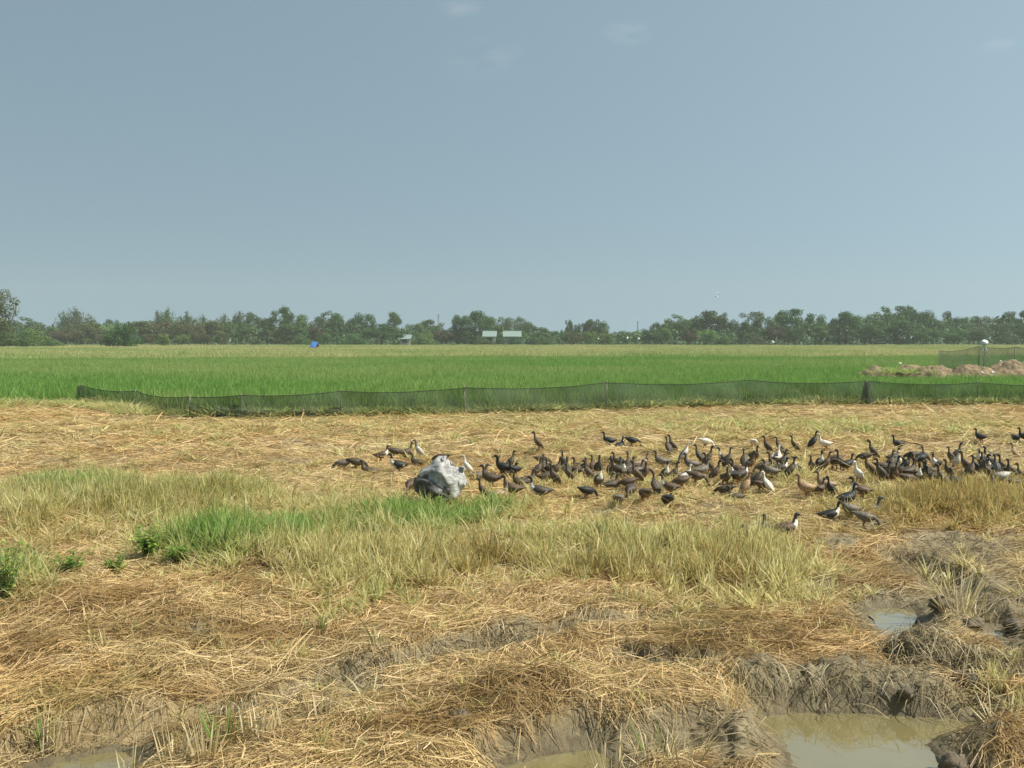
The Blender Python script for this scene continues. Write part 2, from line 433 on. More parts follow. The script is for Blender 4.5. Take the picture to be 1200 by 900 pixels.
def build_ground():
    ys = [-40, -25, -14, -8, -4, -1, 1, 2.2, 3.0]
    y = 3.4
    while y < 10: ys.append(y); y *= 1.0036
    while y < 42: ys.append(y); y *= 1.009
    while y < 120: ys.append(y); y *= 1.04
    while y < 4500: ys.append(y); y *= 1.2
    ys = np.array(ys); nc = 640
    # denser columns inside the field of view
    tt = np.linspace(-1, 1, nc); tt = tt * (.72 + .28 * tt * tt)
    W = np.where(ys < 0, 20, 1.6 + .78 * np.abs(ys)); W = np.maximum(W, np.where(ys < 2.5, 20 - 5.4 * np.clip(ys, 0, 2.5), 0))
    X = tt[None, :] * W[:, None]; Y = np.repeat(ys[:, None], nc, 1)
    z, mud, wet = terrain(X.ravel(), Y.ravel())
    V = np.stack([X.ravel(), Y.ravel(), z], 1)
    r, c = len(ys), nc
    i = (np.arange(r - 1)[:, None] * c + np.arange(c - 1)[None, :]).ravel()
    Q = np.stack([i, i + 1, i + c + 1, i + c], 1)
    yy = Y.ravel()
    m, t, o = new_mat('field_soil')
    b = N(t, 'ShaderNodeBsdfPrincipled'); b.inputs['Specular IOR Level'].default_value = .3
    tcn = N(t, 'ShaderNodeTexCoord')
    n1 = noise(t, 7, 6, .65, tcn.outputs['Object']); n2 = noise(t, 60, 5, .7, tcn.outputs['Object']); n3 = noise(t, .9, 3, .5, tcn.outputs['Object'])
    mudc = ramp(t, math_n(t, 'ADD', math_n(t, 'MULTIPLY', n1, .6), math_n(t, 'MULTIPLY', n2, .4)), [(.3, (.125, .098, .056)), (.5, (.24, .195, .115)), (.7, (.34, .285, .175))])
    mudc = mixc(t, n3, mixc(t, 1.0, mudc, (.85, .88, .85), 'MULTIPLY'), mudc)
    # straw litter trodden into the soil: fine stretched grain
    mpn = N(t, 'ShaderNodeMapping'); mpn.inputs['Scale'].default_value = (90, 22, 40); mpn.inputs['Rotation'].default_value = (0, 0, .7)
    t.links.new(tcn.outputs['Object'], mpn.inputs[0])
    g1 = noise(t, 1, 4, .7, mpn.outputs[0])
    litter = ramp(t, math_n(t, 'ADD', math_n(t, 'MULTIPLY', g1, .65), math_n(t, 'MULTIPLY', n1, .35)), [(.3, (.15, .105, .05)), (.5, (.34, .25, .12)), (.72, (.52, .41, .22))])
    ma = attr(t, 'mud').outputs['Fac']; we = attr(t, 'wet').outputs['Fac']; fa = attr(t, 'paddy').outputs['Fac']
    col = mixc(t, ma, litter, mudc)
    col = mixc(t, math_n(t, 'MULTIPLY', we, .75), col, mixc(t, 1.0, col, (.50, .48, .42), 'MULTIPLY'))
    col = mixc(t, fa, col, (.055, .075, .025))
    t.links.new(col, b.inputs['Base Color'])
    ro = N(t, 'ShaderNodeMapRange'); ro.inputs['To Min'].default_value = .9; ro.inputs['To Max'].default_value = .42
    t.links.new(we, ro.inputs['Value']); t.links.new(ro.outputs[0], b.inputs['Roughness'])
    bn = N(t, 'ShaderNodeBump'); bn.inputs['Strength'].default_value = .55; bn.inputs['Distance'].default_value = .03
    t.links.new(math_n(t, 'ADD', n2, n1), bn.inputs['Height']); t.links.new(bn.outputs[0], b.inputs['Normal'])
    t.links.new(b.outputs[0], o.inputs[0])
    u, v = proj(X.ravel(), yy, 0)
    paddy = smooth(30, 34, yy)
    me = mesh_from('ground', V, quads=Q, attrs={'mud': ('FLOAT', mud), 'wet': ('FLOAT', wet), 'paddy': ('FLOAT', paddy)}, smooth_shade=True, mat=m)
    tag(obj('ground', me), 'harvested rice field of trampled straw and grey brown mud', kind='structure')
build_ground()

# water in the ruts and hollows
def water_mat():
    m, t, o = new_mat('muddy_water')
    b = N(t, 'ShaderNodeBsdfPrincipled'); b.inputs['Roughness'].default_value = .035; b.inputs['IOR'].default_value = 1.333
    b.inputs['Specular IOR Level'].default_value = .9; b.inputs['Coat Weight'].default_value = 1; b.inputs['Coat Roughness'].default_value = .03; b.inputs['Coat IOR'].default_value = 1.7
    f = noise(t, 1.4, 3)
    t.links.new(ramp(t, f, [(.3, (.18, .15, .065)), (.7, (.22, .19, .085))]), b.inputs['Base Color'])
    mpn = N(t, 'ShaderNodeMapping'); mpn.inputs['Scale'].default_value = (5, 16, 1); tcn = N(t, 'ShaderNodeTexCoord')
    t.links.new(tcn.outputs['Object'], mpn.inputs[0])
    bn = N(t, 'ShaderNodeBump'); bn.inputs['Strength'].default_value = .05; bn.inputs['Distance'].default_value = .01
    t.links.new(noise(t, 1.5, 3, .5, mpn.outputs[0]), bn.inputs['Height']); t.links.new(bn.outputs[0], b.inputs['Normal'])
    t.links.new(b.outputs[0], o.inputs[0]); return m
MAT_WATER = water_mat()
PUD_LABEL = {'big': 'large muddy puddle reflecting the sky in front of the mud bank', 'mid': 'small pale puddle behind the straw mat, near the right-hand mud',
             'small': 'tiny puddle beside the dark clod near the right edge', 'lefty': 'brown water lying in the rut in the bottom left corner', 'middy': 'strip of murky water at the bottom middle'}
for k, pts in PUDDLES.items():
    c = np.mean(pts, 0); lvl = WATER_Z + (.03 if k in ('mid', 'small') else 0)
    V = [(c[0] + (p[0] - c[0]) * 1.16, c[1] + (p[1] - c[1]) * 1.16, lvl) for p in pts]
    me = mesh_from('puddle', V + [(c[0], c[1], lvl)], [(i, (i + 1) % len(V), len(V)) for i in range(len(V))], mat=MAT_WATER)
    tag(obj('puddle', me), PUD_LABEL[k], kind='structure')

# ------------------------------------------------------------------ ground cover masks (in ground space, read off the photo's layout)
def gsum(u, v, spots):
    s = 0
    for (a, b, su, sv, st) in spots: s = s + st * np.exp(-((u - a) / su) ** 2 - ((v - b) / sv) ** 2)
    return s
# where stubble still stands
STAND = [(560, 664, 170, 26, 1.0), (770, 676, 120, 26, 1.15), (890, 676, 55, 28, 1.1), (400, 668, 110, 20, .8), (430, 628, 120, 14, .6), (250, 640, 90, 20, .8),
         (120, 600, 110, 20, .8), (30, 620, 60, 24, .8), (250, 592, 150, 16, .65), (1110, 600, 95, 18, 1.0), (1170, 598, 60, 22, .9), (700, 640, 120, 12, .4),
         (830, 652, 80, 12, .5), (930, 560, 30, 12, .5), (700, 495, 600, 9, .5), (300, 505, 260, 8, .4), (900, 500, 250, 10, .5), (1120, 690, 40, 16, .9),
         (30, 690, 40, 20, .6), (950, 718, 60, 16, .7), (840, 728, 60, 16, .5), (380, 705, 60, 14, .45), (480, 695, 60, 12, .4), (60, 840, 40, 22, .35), (1180, 830, 40, 25, .5), (620, 606, 70, 8, .4)]
GREEN = [(480, 615, 85, 17, 1.8), (240, 652, 62, 18, 1.7), (345, 638, 60, 18, 1.5), (560, 610, 36, 12, 1.1), (90, 585, 110, 16, .5), (250, 585, 140, 14, .4),
         (640, 622, 50, 10, .45), (720, 660, 60, 14, .3), (560, 680, 40, 14, .35), (30, 690, 40, 22, .7), (900, 650, 40, 14, .25), (790, 645, 60, 12, .35),
         (1150, 500, 120, 12, .35), (930, 505, 120, 12, .35), (160, 622, 60, 18, .4), (430, 712, 50, 12, .5), (280, 480, 260, 10, .35), (700, 486, 300, 8, .3), (820, 735, 50, 14, .3), (60, 590, 60, 14, .4)]
BROWN = [(720, 680, 90, 20, .8), (880, 680, 60, 28, .7), (1090, 600, 90, 26, 1.1), (1170, 605, 60, 26, 1.0), (200, 500, 200, 14, .4), (60, 640, 40, 18, .5), (560, 660, 30, 22, .5),
         (1050, 640, 100, 30, .5), (90, 800, 60, 26, .6), (330, 545, 60, 8, .6), (1000, 520, 300, 12, .2)]

# ------------------------------------------------------------------ straw lying on the near ground: each stalk follows the soil
def lying_straw(n, ymin, ymax, wid, lenr, seed, name, label):
    g = np.random.default_rng(seed)
    # even density per square metre, slightly thinner away from the viewer
    m = int(n * 2.0)
    y = np.sqrt(g.uniform(ymin ** 2, ymax ** 2, m)); keep = g.random(m) < (ymin / y) ** .45
    y = y[keep]; x = g.uniform(-1, 1, len(y)) * (.62 * y + .6)
    z, mud, wet = terrain(x, y)
    edge = fbm(x * 1.9, y * 1.9, 131, 2)
    ok = g.random(len(x)) < np.clip(1.06 - 1.02 * smooth(.15, .65, mud) + .03, .22, 1) * (.55 + .9 * edge)
    ok &= (wet < .55)
    x, y, mud = x[ok][:n], y[ok][:n], mud[ok][:n]; n = len(x)
    u, v = proj(x, y)
    # combed direction: large swirls plus scatter
    ang = (fbm(x * .8, y * .8, 141, 2) - .5) * 9 + g.normal(0, .55, n)
    stray = g.random(n) < .22; ang = np.where(stray, g.uniform(0, 6.28, n), ang)
    L = g.uniform(*lenr, n) * np.where(stray, 1.15, 1); Wd = wid * g.uniform(.55, 1.25, n)
    cur = g.normal(0, .16, n) * L
    tilt = np.where(stray, g.normal(0, .22, n), g.normal(0, .07, n)) * L
    layer = g.gamma(1.6, .012, n)
    T = np.array([0, .5, 1.0]); k = len(T)
    dx, dy = np.cos(ang), np.sin(ang)
    s = T[None] - .5
    px = x[:, None] + dx[:, None] * L[:, None] * s - dy[:, None] * cur[:, None] * (4 * s * s)
    py = y[:, None] + dy[:, None] * L[:, None] * s + dx[:, None] * cur[:, None] * (4 * s * s)
    pz = zf(px.ravel(), py.ravel()).reshape(n, k)
    # stiff stalks bridge hollows: lean the heights towards their own straight line
    line = pz[:, :1] + (pz[:, -1:] - pz[:, :1]) * T[None]
    pz = np.maximum(pz, .45 * pz + .55 * line) + layer[:, None] + np.abs(tilt)[:, None] * np.where(tilt[:, None] > 0, T[None], 1 - T[None])
    roll = g.uniform(-1.1, 1.1, n)
    sx, sy, sz = -dy * np.cos(roll), dx * np.cos(roll), np.sin(roll)
    taper = np.array([.8, 1, .4])
    hw = Wd[:, None] * taper[None] * .5
    A = np.stack([px - sx[:, None] * hw, py - sy[:, None] * hw, pz - sz[:, None] * hw], -1)
    B = np.stack([px + sx[:, None] * hw, py + sy[:, None] * hw, pz + sz[:, None] * hw], -1)
    V = np.stack([A, B], 2).reshape(-1, 3)            # n, k, 2
    base = (np.arange(n) * k * 2)[:, None] + (np.arange(k - 1) * 2)[None]
    Q = np.stack([base, base + 1, base + 3, base + 2], -1).reshape(-1, 4)
    # colours of the stalks themselves
    ti = np.clip(g.beta(2.2, 1.9, n), 0, 1)
    xs_ = [d[0] for d in DRY]; cols = np.array([d[1] for d in DRY])
    c = np.stack([np.interp(ti, xs_, cols[:, j]) for j in range(3)], 1)
    red = np.clip(fbm(x * .55, y * .55, 151, 2) * 1.2 + .05 + gsum(u, v, BROWN) * .35, 0, 1)[:, None]
    c = c * (1 - red) + c * np.array([1.05, .855, .68]) * red
    old = (g.random(n) < .13)[:, None]; c = np.where(old, c * .45, c)
    damp = smooth(.52, .68, fbm(x * 1.3 + 9, y * 1.6, 171, 3))[:, None]; c = c * (1 - .85 * damp) + c * np.array([.56, .50, .40]) * .85 * damp
    gr = np.clip(gsum(u, v, GREEN) * .55 + (fbm(x * .9 + 3, y * .9, 161, 2) - .6) * .8, 0, .8)[:, None] * g.random((n, 1))
    c = c * (1 - gr) + np.array([.26, .31, .10]) * gr
    md = np.clip(mud * .9, 0, .7)[:, None]; c = c * (1 - md) + np.array([.23, .19, .12]) * md
    C = np.repeat(c, k * 2, 0)
    me = mesh_from(name, V, quads=Q, attrs={'Col': ('FLOAT_COLOR', C)}, mat=MAT_STRAW)
    tag(obj(name, me), label, 'straw', kind='stuff')
lying_straw(135000, 3.9, 9.5, .0050, (.07, .27), 21, 'straw_litter', 'loose straw lying matted over the near ground')
lying_straw(75000, 9.2, 18, .0085, (.10, .32), 22, 'straw_litter', 'trampled straw around and in front of the duck flock')
lying_straw(46000, 17.5, 33, .016, (.2, .5), 23, 'straw_litter', 'golden straw spread between the flock and the net fence')

# stalks hanging over the banks and rut edges
def hanging():
    g = np.random.default_rng(31); P, D, L = [], [], []
    for pts, nn, off in ((BANK1, 120, .09), (BANK2, 300, .10), (RUT_A, 420, .17), (RUT_B, 90, .2)):
        a = np.array(pts); seg = g.integers(0, len(a) - 1, nn); t = g.random(nn)
        p = a[seg] + (a[seg + 1] - a[seg]) * t[:, None]
        cl = fbm(p[:, 0] * 1.5, p[:, 1] * 1.5, 201, 2) > (.5 if pts is RUT_A else .36)
        p = p[cl]; nn = len(p)
        p[:, 1] += off + g.normal(0, .05, nn)
        P.append(p); D.append(np.stack([g.normal(.1, .95, nn), -np.ones(nn)], 1)); L.append(g.uniform(.06, .30, nn))
    p = np.concatenate(P); d = np.concatenate(D); d /= np.linalg.norm(d, axis=1)[:, None]; L = np.concatenate(L); n = len(p)
    T = np.linspace(0, 1, 5); k = 5
    px = p[:, :1] + d[:, :1] * L[:, None] * T; py = p[:, 1:] + d[:, 1:] * L[:, None] * T
    zz = zf(px.ravel(), py.ravel()).reshape(n, k)
    start = zz[:, 0] + .015
    free = start[:, None] + .05 * np.sin(T * 2.2)[None] - (L * g.uniform(.35, .8, n))[:, None] * (T ** 2)[None]
    pz = np.maximum(zz + .008, free)
    hw = (.0045 * g.uniform(.5, 1.3, n))[:, None] * np.array([1, 1, .9, .7, .3])[None] * .5 * 1.3
    sx, sy = -d[:, 1:], d[:, :1]
    A = np.stack([px - sx * hw, py - sy * hw, pz], -1); B = np.stack([px + sx * hw, py + sy * hw, pz], -1)
    V = np.stack([A, B], 2).reshape(-1, 3)
    base = (np.arange(n) * k * 2)[:, None] + (np.arange(k - 1) * 2)[None]
    Q = np.stack([base, base + 1, base + 3, base + 2], -1).reshape(-1, 4)
    ti = g.random(n); xs_ = [q[0] for q in DRY]; cols = np.array([q[1] for q in DRY])
    c = np.stack([np.interp(ti, xs_, cols[:, j]) for j in range(3)], 1) * g.uniform(.25, .95, (n, 1))
    me = mesh_from('straw_litter', V, quads=Q, attrs={'Col': ('FLOAT_COLOR', np.repeat(c, k * 2, 0))}, mat=MAT_STRAW)
    tag(obj('straw_litter', me), 'wet straw hanging over the broken edges of mud banks and ruts', 'straw', kind='stuff')
hanging()

# ------------------------------------------------------------------ tufts of standing blades
def blade_mesh(name, n, rad, hr, wid, lean, droop, seed, mat, segs=3, square=False, broken=.0, flare=0.0):
    """a tuft: n blades rooted in a disc (or square) of radius rad"""
    g = np.random.default_rng(seed)
    if square: bx, by = g.uniform(-rad, rad, n), g.uniform(-rad, rad, n)
    else:
        rr = rad * np.sqrt(g.random(n)); th = g.uniform(0, 6.283, n); bx, by = rr * np.cos(th), rr * np.sin(th)
    L = g.uniform(*hr, n)
    az = g.uniform(0, 6.283, n)
    if flare: az = np.arctan2(by, bx) + g.normal(0, .5, n)
    le = np.abs(g.normal(0, lean, n)) + flare * np.sqrt(bx ** 2 + by ** 2) / max(rad, 1e-6)
    dr = np.abs(g.normal(0, droop, n))
    T = np.linspace(0, 1, segs + 1); k = segs + 1
    th_ = le[:, None] + dr[:, None] * T[None] * 1.5
    if broken:
        bk = g.random(n) < broken; th_ = th_ + np.where(bk[:, None] & (T[None] > .45), g.uniform(.8, 1.7, n)[:, None], 0)
    ds = L[:, None] / segs
    hx = np.concatenate([np.zeros((n, 1)), np.cumsum(np.sin(th_[:, :-1]) * ds, 1)], 1)
    hz = np.concatenate([np.zeros((n, 1)), np.cumsum(np.cos(th_[:, :-1]) * ds, 1)], 1)
    px = bx[:, None] + hx * np.cos(az)[:, None]; py = by[:, None] + hx * np.sin(az)[:, None]; pz = hz - .03
    fa = g.uniform(0, 6.283, n)
    tp = np.array([.7, 1, .8, .15]) if segs == 3 else (np.array([.9, .9, .2]) if segs == 2 else np.array([1, .2]))
    hw = wid * g.uniform(.6, 1.3, n)[:, None] * tp[None] * .5
    sx, sy = np.cos(fa)[:, None], np.sin(fa)[:, None]
    A = np.stack([px - sx * hw, py - sy * hw, pz], -1); B = np.stack([px + sx * hw, py + sy * hw, pz], -1)
    V = np.stack([A, B], 2).reshape(-1, 3)
    base = (np.arange(n) * k * 2)[:, None] + (np.arange(k - 1) * 2)[None]
    Q = np.stack([base, base + 1, base + 3, base + 2], -1).reshape(-1, 4)
    al = np.repeat(np.tile(T, n), 2)
    at = {'tint': ('FLOAT', np.repeat(g.random(n), k * 2)), 'mixr': ('FLOAT', np.repeat(g.random(n), k * 2)), 'along': ('FLOAT', al)}
    return mesh_from(name, V, quads=Q, attrs=at, mat=mat)

def scatter(name, label, cat, protos, P, rotz, scl, idx, tone, brown, tilt=0.1, seed=1):
    """one object: tufts set on its points by geometry nodes"""
    g = np.random.default_rng(seed); n = len(P)
    rot = np.stack([g.normal(0, tilt, n), g.normal(0, tilt, n), rotz], 1)
    me = mesh_from(name, P, F=[], attrs={'rot': ('FLOAT_VECTOR', rot), 'scl': ('FLOAT_VECTOR', scl), 'idx': ('INT', idx), 'tone': ('FLOAT', tone), 'brown': ('FLOAT', brown)})
    o = obj(name, me); tag(o, label, cat, kind='stuff')
    col = bpy.data.collections.new(name + '_kinds')
    for i, pm in enumerate(protos):
        po = bpy.data.objects.new('%s_kind_%02d' % (name, i), pm); col.objects.link(po)
    ng = bpy.data.node_groups.new(name, 'GeometryNodeTree')
    ng.interface.new_socket('Geometry', in_out='INPUT', socket_type='NodeSocketGeometry')
    ng.interface.new_socket('Geometry', in_out='OUTPUT', socket_type='NodeSocketGeometry')
    gi = ng.nodes.new('NodeGroupInput'); go = ng.nodes.new('NodeGroupOutput')
    ip = ng.nodes.new('GeometryNodeInstanceOnPoints'); ci = ng.nodes.new('GeometryNodeCollectionInfo')
    ci.inputs['Collection'].default_value = col; ci.inputs['Separate Children'].default_value = True; ci.inputs['Reset Children'].default_value = True
    def na(nm, ty):
        q = ng.nodes.new('GeometryNodeInputNamedAttribute'); q.data_type = ty; q.inputs['Name'].default_value = nm
        return q.outputs['Attribute']
    e2r = ng.nodes.new('FunctionNodeEulerToRotation')
    ng.links.new(na('rot', 'FLOAT_VECTOR'), e2r.inputs[0])
    ng.links.new(gi.outputs[0], ip.inputs['Points']); ng.links.new(ci.outputs[0], ip.inputs['Instance'])
    ip.inputs['Pick Instance'].default_value = True
    ng.links.new(na('idx', 'INT'), ip.inputs['Instance Index'])
    ng.links.new(e2r.outputs[0], ip.inputs['Rotation']); ng.links.new(na('scl', 'FLOAT_VECTOR'), ip.inputs['Scale'])
    ng.links.new(ip.outputs[0], go.inputs[0])
    md = o.modifiers.new('tufts', 'NODES'); md.node_group = ng
    return o

# stubble and grass in the near and middle field
STUB = [blade_mesh('stubble', 20, .07, (.5, 1.0), .024, .27, .18, 300 + i, MAT_BLADE, broken=.18) for i in range(4)]
GRAS = [blade_mesh('grass', 24, .10, (.4, 1.0), .026, .34, .55, 320 + i, MAT_BLADE) for i in range(4)]
BENT = [blade_mesh('bent', 22, .12, (.5, 1.0), .026, .75, .45, 340 + i, MAT_BLADE, broken=.3) for i in range(3)]
FLOCK = [(640, 555, 120, 26, 1), (800, 560, 130, 26, 1), (950, 565, 100, 34, 1), (1090, 548, 120, 18, 1), (460, 540, 70, 16, .8), (900, 612, 50, 14, .8)]
def field_tufts(n, ymin, ymax, seed, wide, name, label):
    g = np.random.default_rng(seed)
    nt_ = n // 4                                            # stalks gather in tussocks, as rice is planted
    ty = np.sqrt(g.uniform(ymin ** 2, ymax ** 2, nt_)); tx = g.uniform(-1, 1, nt_) * (.62 * ty + .6); tsz = g.uniform(.55, 1.6, nt_)
    own = g.integers(0, nt_, n); x = tx[own] + g.normal(0, .055 * (1 + ty[own] / 18), n); y = ty[own] + g.normal(0, .055 * (1 + ty[own] / 18), n); tone_t = g.normal(0, .16, nt_)[own]; hs_ = tsz[own]
    u, v = proj(x, y)
    z, mud, wet = terrain(x, y)
    # the row that a standing stalk occupies on the picture is its foot
    st = gsum(u, v, STAND); gr = gsum(u, v, GREEN); br = gsum(u, v, BROWN); fl = np.clip(gsum(u, v, FLOCK), 0, 1)
    patch = fbm(x * .9, y * .9, 401, 3)
    dens = np.clip(st, 0, 1.2) * (.35 + 1.3 * patch) + .55 * np.clip(gr, 0, 1.2) + .05 + .12 * (y > 15)
    dens = (dens + .22 * fl) * (1 - .82 * smooth(.2, .7, mud))
    ok = (g.random(n) < dens * .55) & (wet < .3)
    x, y, z, u, v, st, gr, br, fl, mud, tone_t, hs_ = (a[ok] for a in (x, y, z, u, v, st, gr, br, fl, mud, tone_t, hs_)); n = len(x)
    tone = np.clip(gr * .8 + (fbm(x * 1.1, y * 1.1, 411, 2) - .5) * .6 - .17 + .13 * (y > 16) + tone_t - .35 * np.clip(br, 0, 1), 0, 1.35)
    brown = np.clip(br * .9 + (fbm(x * 1.1, y * 1.1, 421, 2) - .5) * 1.5, 0, 1)
    r = g.random(n)
    kind = np.where(tone > .5, np.where(r < .85, 1, 0), np.where(st > .55, np.where(r < .62, 0, np.where(r < .85, 1, 2)), np.where(r < .3, 0, np.where(r < .5, 1, 2))))
    idx = np.where(kind == 0, g.integers(0, 4, n), np.where(kind == 1, 4 + g.integers(0, 4, n), 8 + g.integers(0, 3, n)))
    h = (.13 + .16 * np.clip(st, 0, 1.1) + .11 * np.clip(gr, 0, 1.2)) * g.uniform(.7, 1.25, n) * (.45 + .6 * hs_) * (1 + .1 * fl) * (1 - .65 * smooth(20, 25, y)) * (1 - .15 * np.exp(-((u - 520) / 60) ** 2 - ((v - 612) / 18) ** 2))
    h = np.where((gr > .9) , h * .95, h)
    wv = wide * g.uniform(.8, 1.3, n)
    scl = np.stack([wv * .75, wv * .75, h], 1)
    P = np.stack([x, y, z], 1)
    scatter(name, label, 'grass', STUB + GRAS + BENT, P, g.uniform(0, 6.283, n), scl, idx, tone, brown, .12, seed)
field_tufts(5200, 3.9, 7.0, 501, .42, 'stubble', 'short stubble and bent stalks on the near straw')
field_tufts(19000, 7.0, 14.5, 502, .62, 'stubble', 'standing stubble mixed with green regrowth in the middle of the field')
field_tufts(17000, 14.5, 33, 503, 1.15, 'stubble', 'low golden stubble around the flock and up to the fence')

# ------------------------------------------------------------------ rice still growing behind the fence
FENCE_PX = [(95, 473, 452), (160, 482, 459), (222, 491, 466), (282, 491, 464), (400, 488, 459), (545, 486, 455), (710, 481, 449), (875, 476, 446), (1015, 475, 447), (1145, 475, 449), (1300, 476, 450)]
FENCE = [unproj(u, v) + (0,) for u, v, _ in FENCE_PX]
fx = np.array([p[0] for p in FENCE]); fy = np.array([p[1] for p in FENCE])
def field_front(x): return np.where(x < fx[0], 31.0 + .25 * np.sin(x * 1.3), np.interp(x, fx, fy) + .35)
RICE = [blade_mesh('rice', 300, .55, (.42, .72), .022, .26, .45, 600 + i, MAT_RICE, segs=2, square=True) for i in range(4)]
RIPE = [blade_mesh('ripe', 420, 1.5, (.55, .85), .06, .26, .45, 620 + i, MAT_RICE, segs=2, square=True) for i in range(3)]
GAP = [unproj(1100, 442)]                                   # bare earth around the mounds
def XY(u, y): return (u - 600) / FPX * y
def rice(y0, y1, step, name, label, protos, ripe, seed):
    g = np.random.default_rng(seed); P = []
    ys = np.arange(y0, y1, step)
    for yy in ys:
        xs = np.arange(-.66 * yy - 4, .66 * yy + 4, step); P.append(np.stack([xs + g.uniform(-.2, .2, len(xs)) * step, np.full(len(xs), yy) + g.uniform(-.2, .2, len(xs)) * step], 1))
    P = np.concatenate(P)
    bound = 86 + 7 * (P[:, 0] / 60) - 5 * (fbm(P[:, 0] * .05, P[:, 0] * 0 + 2, 701, 2) - .5) * 2
    if ripe: P = P[P[:, 1] > bound]
    else: P = P[(P[:, 1] > field_front(P[:, 0]) + .45) & (P[:, 1] < bound + .5)]
    u, v = proj(P[:, 0], P[:, 1])
    # clear the strip where the earth has been dug up
    dug = (P[:, 0] > XY(1000, 45)) & (P[:, 1] > 43.2) & (P[:, 1] < 50)
    P = P[~dug]; n = len(P)
    big = fbm(P[:, 0] * .06, P[:, 1] * .06, 711, 3); sm = fbm(P[:, 0] * .5, P[:, 1] * .5, 721, 2)
    if ripe: tone = np.clip(.62 + (big - .5) * 1.4 + (sm - .5) * .5, .15, 1)
    else: tone = np.clip(.08 + (big - .5) * .8 + (sm - .5) * .25 + .22 * (1 - smooth(0, 3, P[:, 1] - field_front(P[:, 0]))), 0, .6)
    h = (1.0 + (sm - .5) * .3 + (big - .5) * .25)
    scl = np.stack([np.ones(n), np.ones(n), h * (1.0 if ripe else .95)], 1)
    scatter(name, label, 'rice', protos, np.stack([P[:, 0], P[:, 1], np.zeros(n)], 1), g.integers(0, 4, n) * math.pi / 2 + g.normal(0, .1, n), scl, g.integers(0, len(protos), n), tone, np.zeros(n), .04, seed)
rice(28, 100, .95, 'rice_crop', 'bright green rice growing beyond the net fence', RICE, False, 801)
rice(78, 228, 2.6, 'ripening_rice', 'yellow green ripening rice in front of the distant trees', RIPE, True, 802)
# rank grass along the foot of the fence and the field edge
def verge():
    g = np.random.default_rng(811); n = 2600
    x = g.uniform(-22, 24, n); y = field_front(x) + np.abs(g.normal(0, .3, n)) - .22
    left = x < fx[0]; y = np.where(left, 30.6 + g.normal(0, .7, n), y)
    z = zf(x, y); tone = np.clip(.62 + g.normal(0, .25, n) - .35 * smooth(.0, -.5, y - field_front(x)), 0, 1.2)
    clump = fbm(x * .7, y * .2, 815, 2)
    h = (.10 + .26 * clump) * g.uniform(.6, 1.25, n)
    scl = np.stack([np.full(n, 1.3)] * 2 + [h], 1)
    scatter('verge_grass', 'rank grass along the foot of the long net fence', 'grass', STUB + GRAS + BENT, np.stack([x, y, z], 1), g.uniform(0, 6.28, n), scl,
            np.where(g.random(n) < .8, 4 + g.integers(0, 4, n), g.integers(0, 4, n)), tone, g.random(n) * .5, .12, 812)
    # pale seeding grass at the left end of the fence
    n = 420; x = g.uniform(-17.5, -9.9, n); y = np.interp(x, fx, fy) - .6 + g.normal(0, .35, n); z = zf(x, y)
    u, v = proj(x, y); hh = .12 + .22 * np.exp(-((u - 150) / 24) ** 2) + .06 * np.exp(-((u - 90) / 30) ** 2)
    scl = np.stack([np.full(n, 1.2)] * 2 + [hh * g.uniform(.7, 1.2, n)], 1)
    scatter('verge_grass', 'pale seeding grass before the left end of the net fence', 'grass', STUB + GRAS + BENT, np.stack([x, y, z], 1), g.uniform(0, 6.28, n), scl,
            4 + g.integers(0, 4, n), np.clip(g.normal(.25, .25, n), 0, 1), np.zeros(n), .12, 813)
verge()

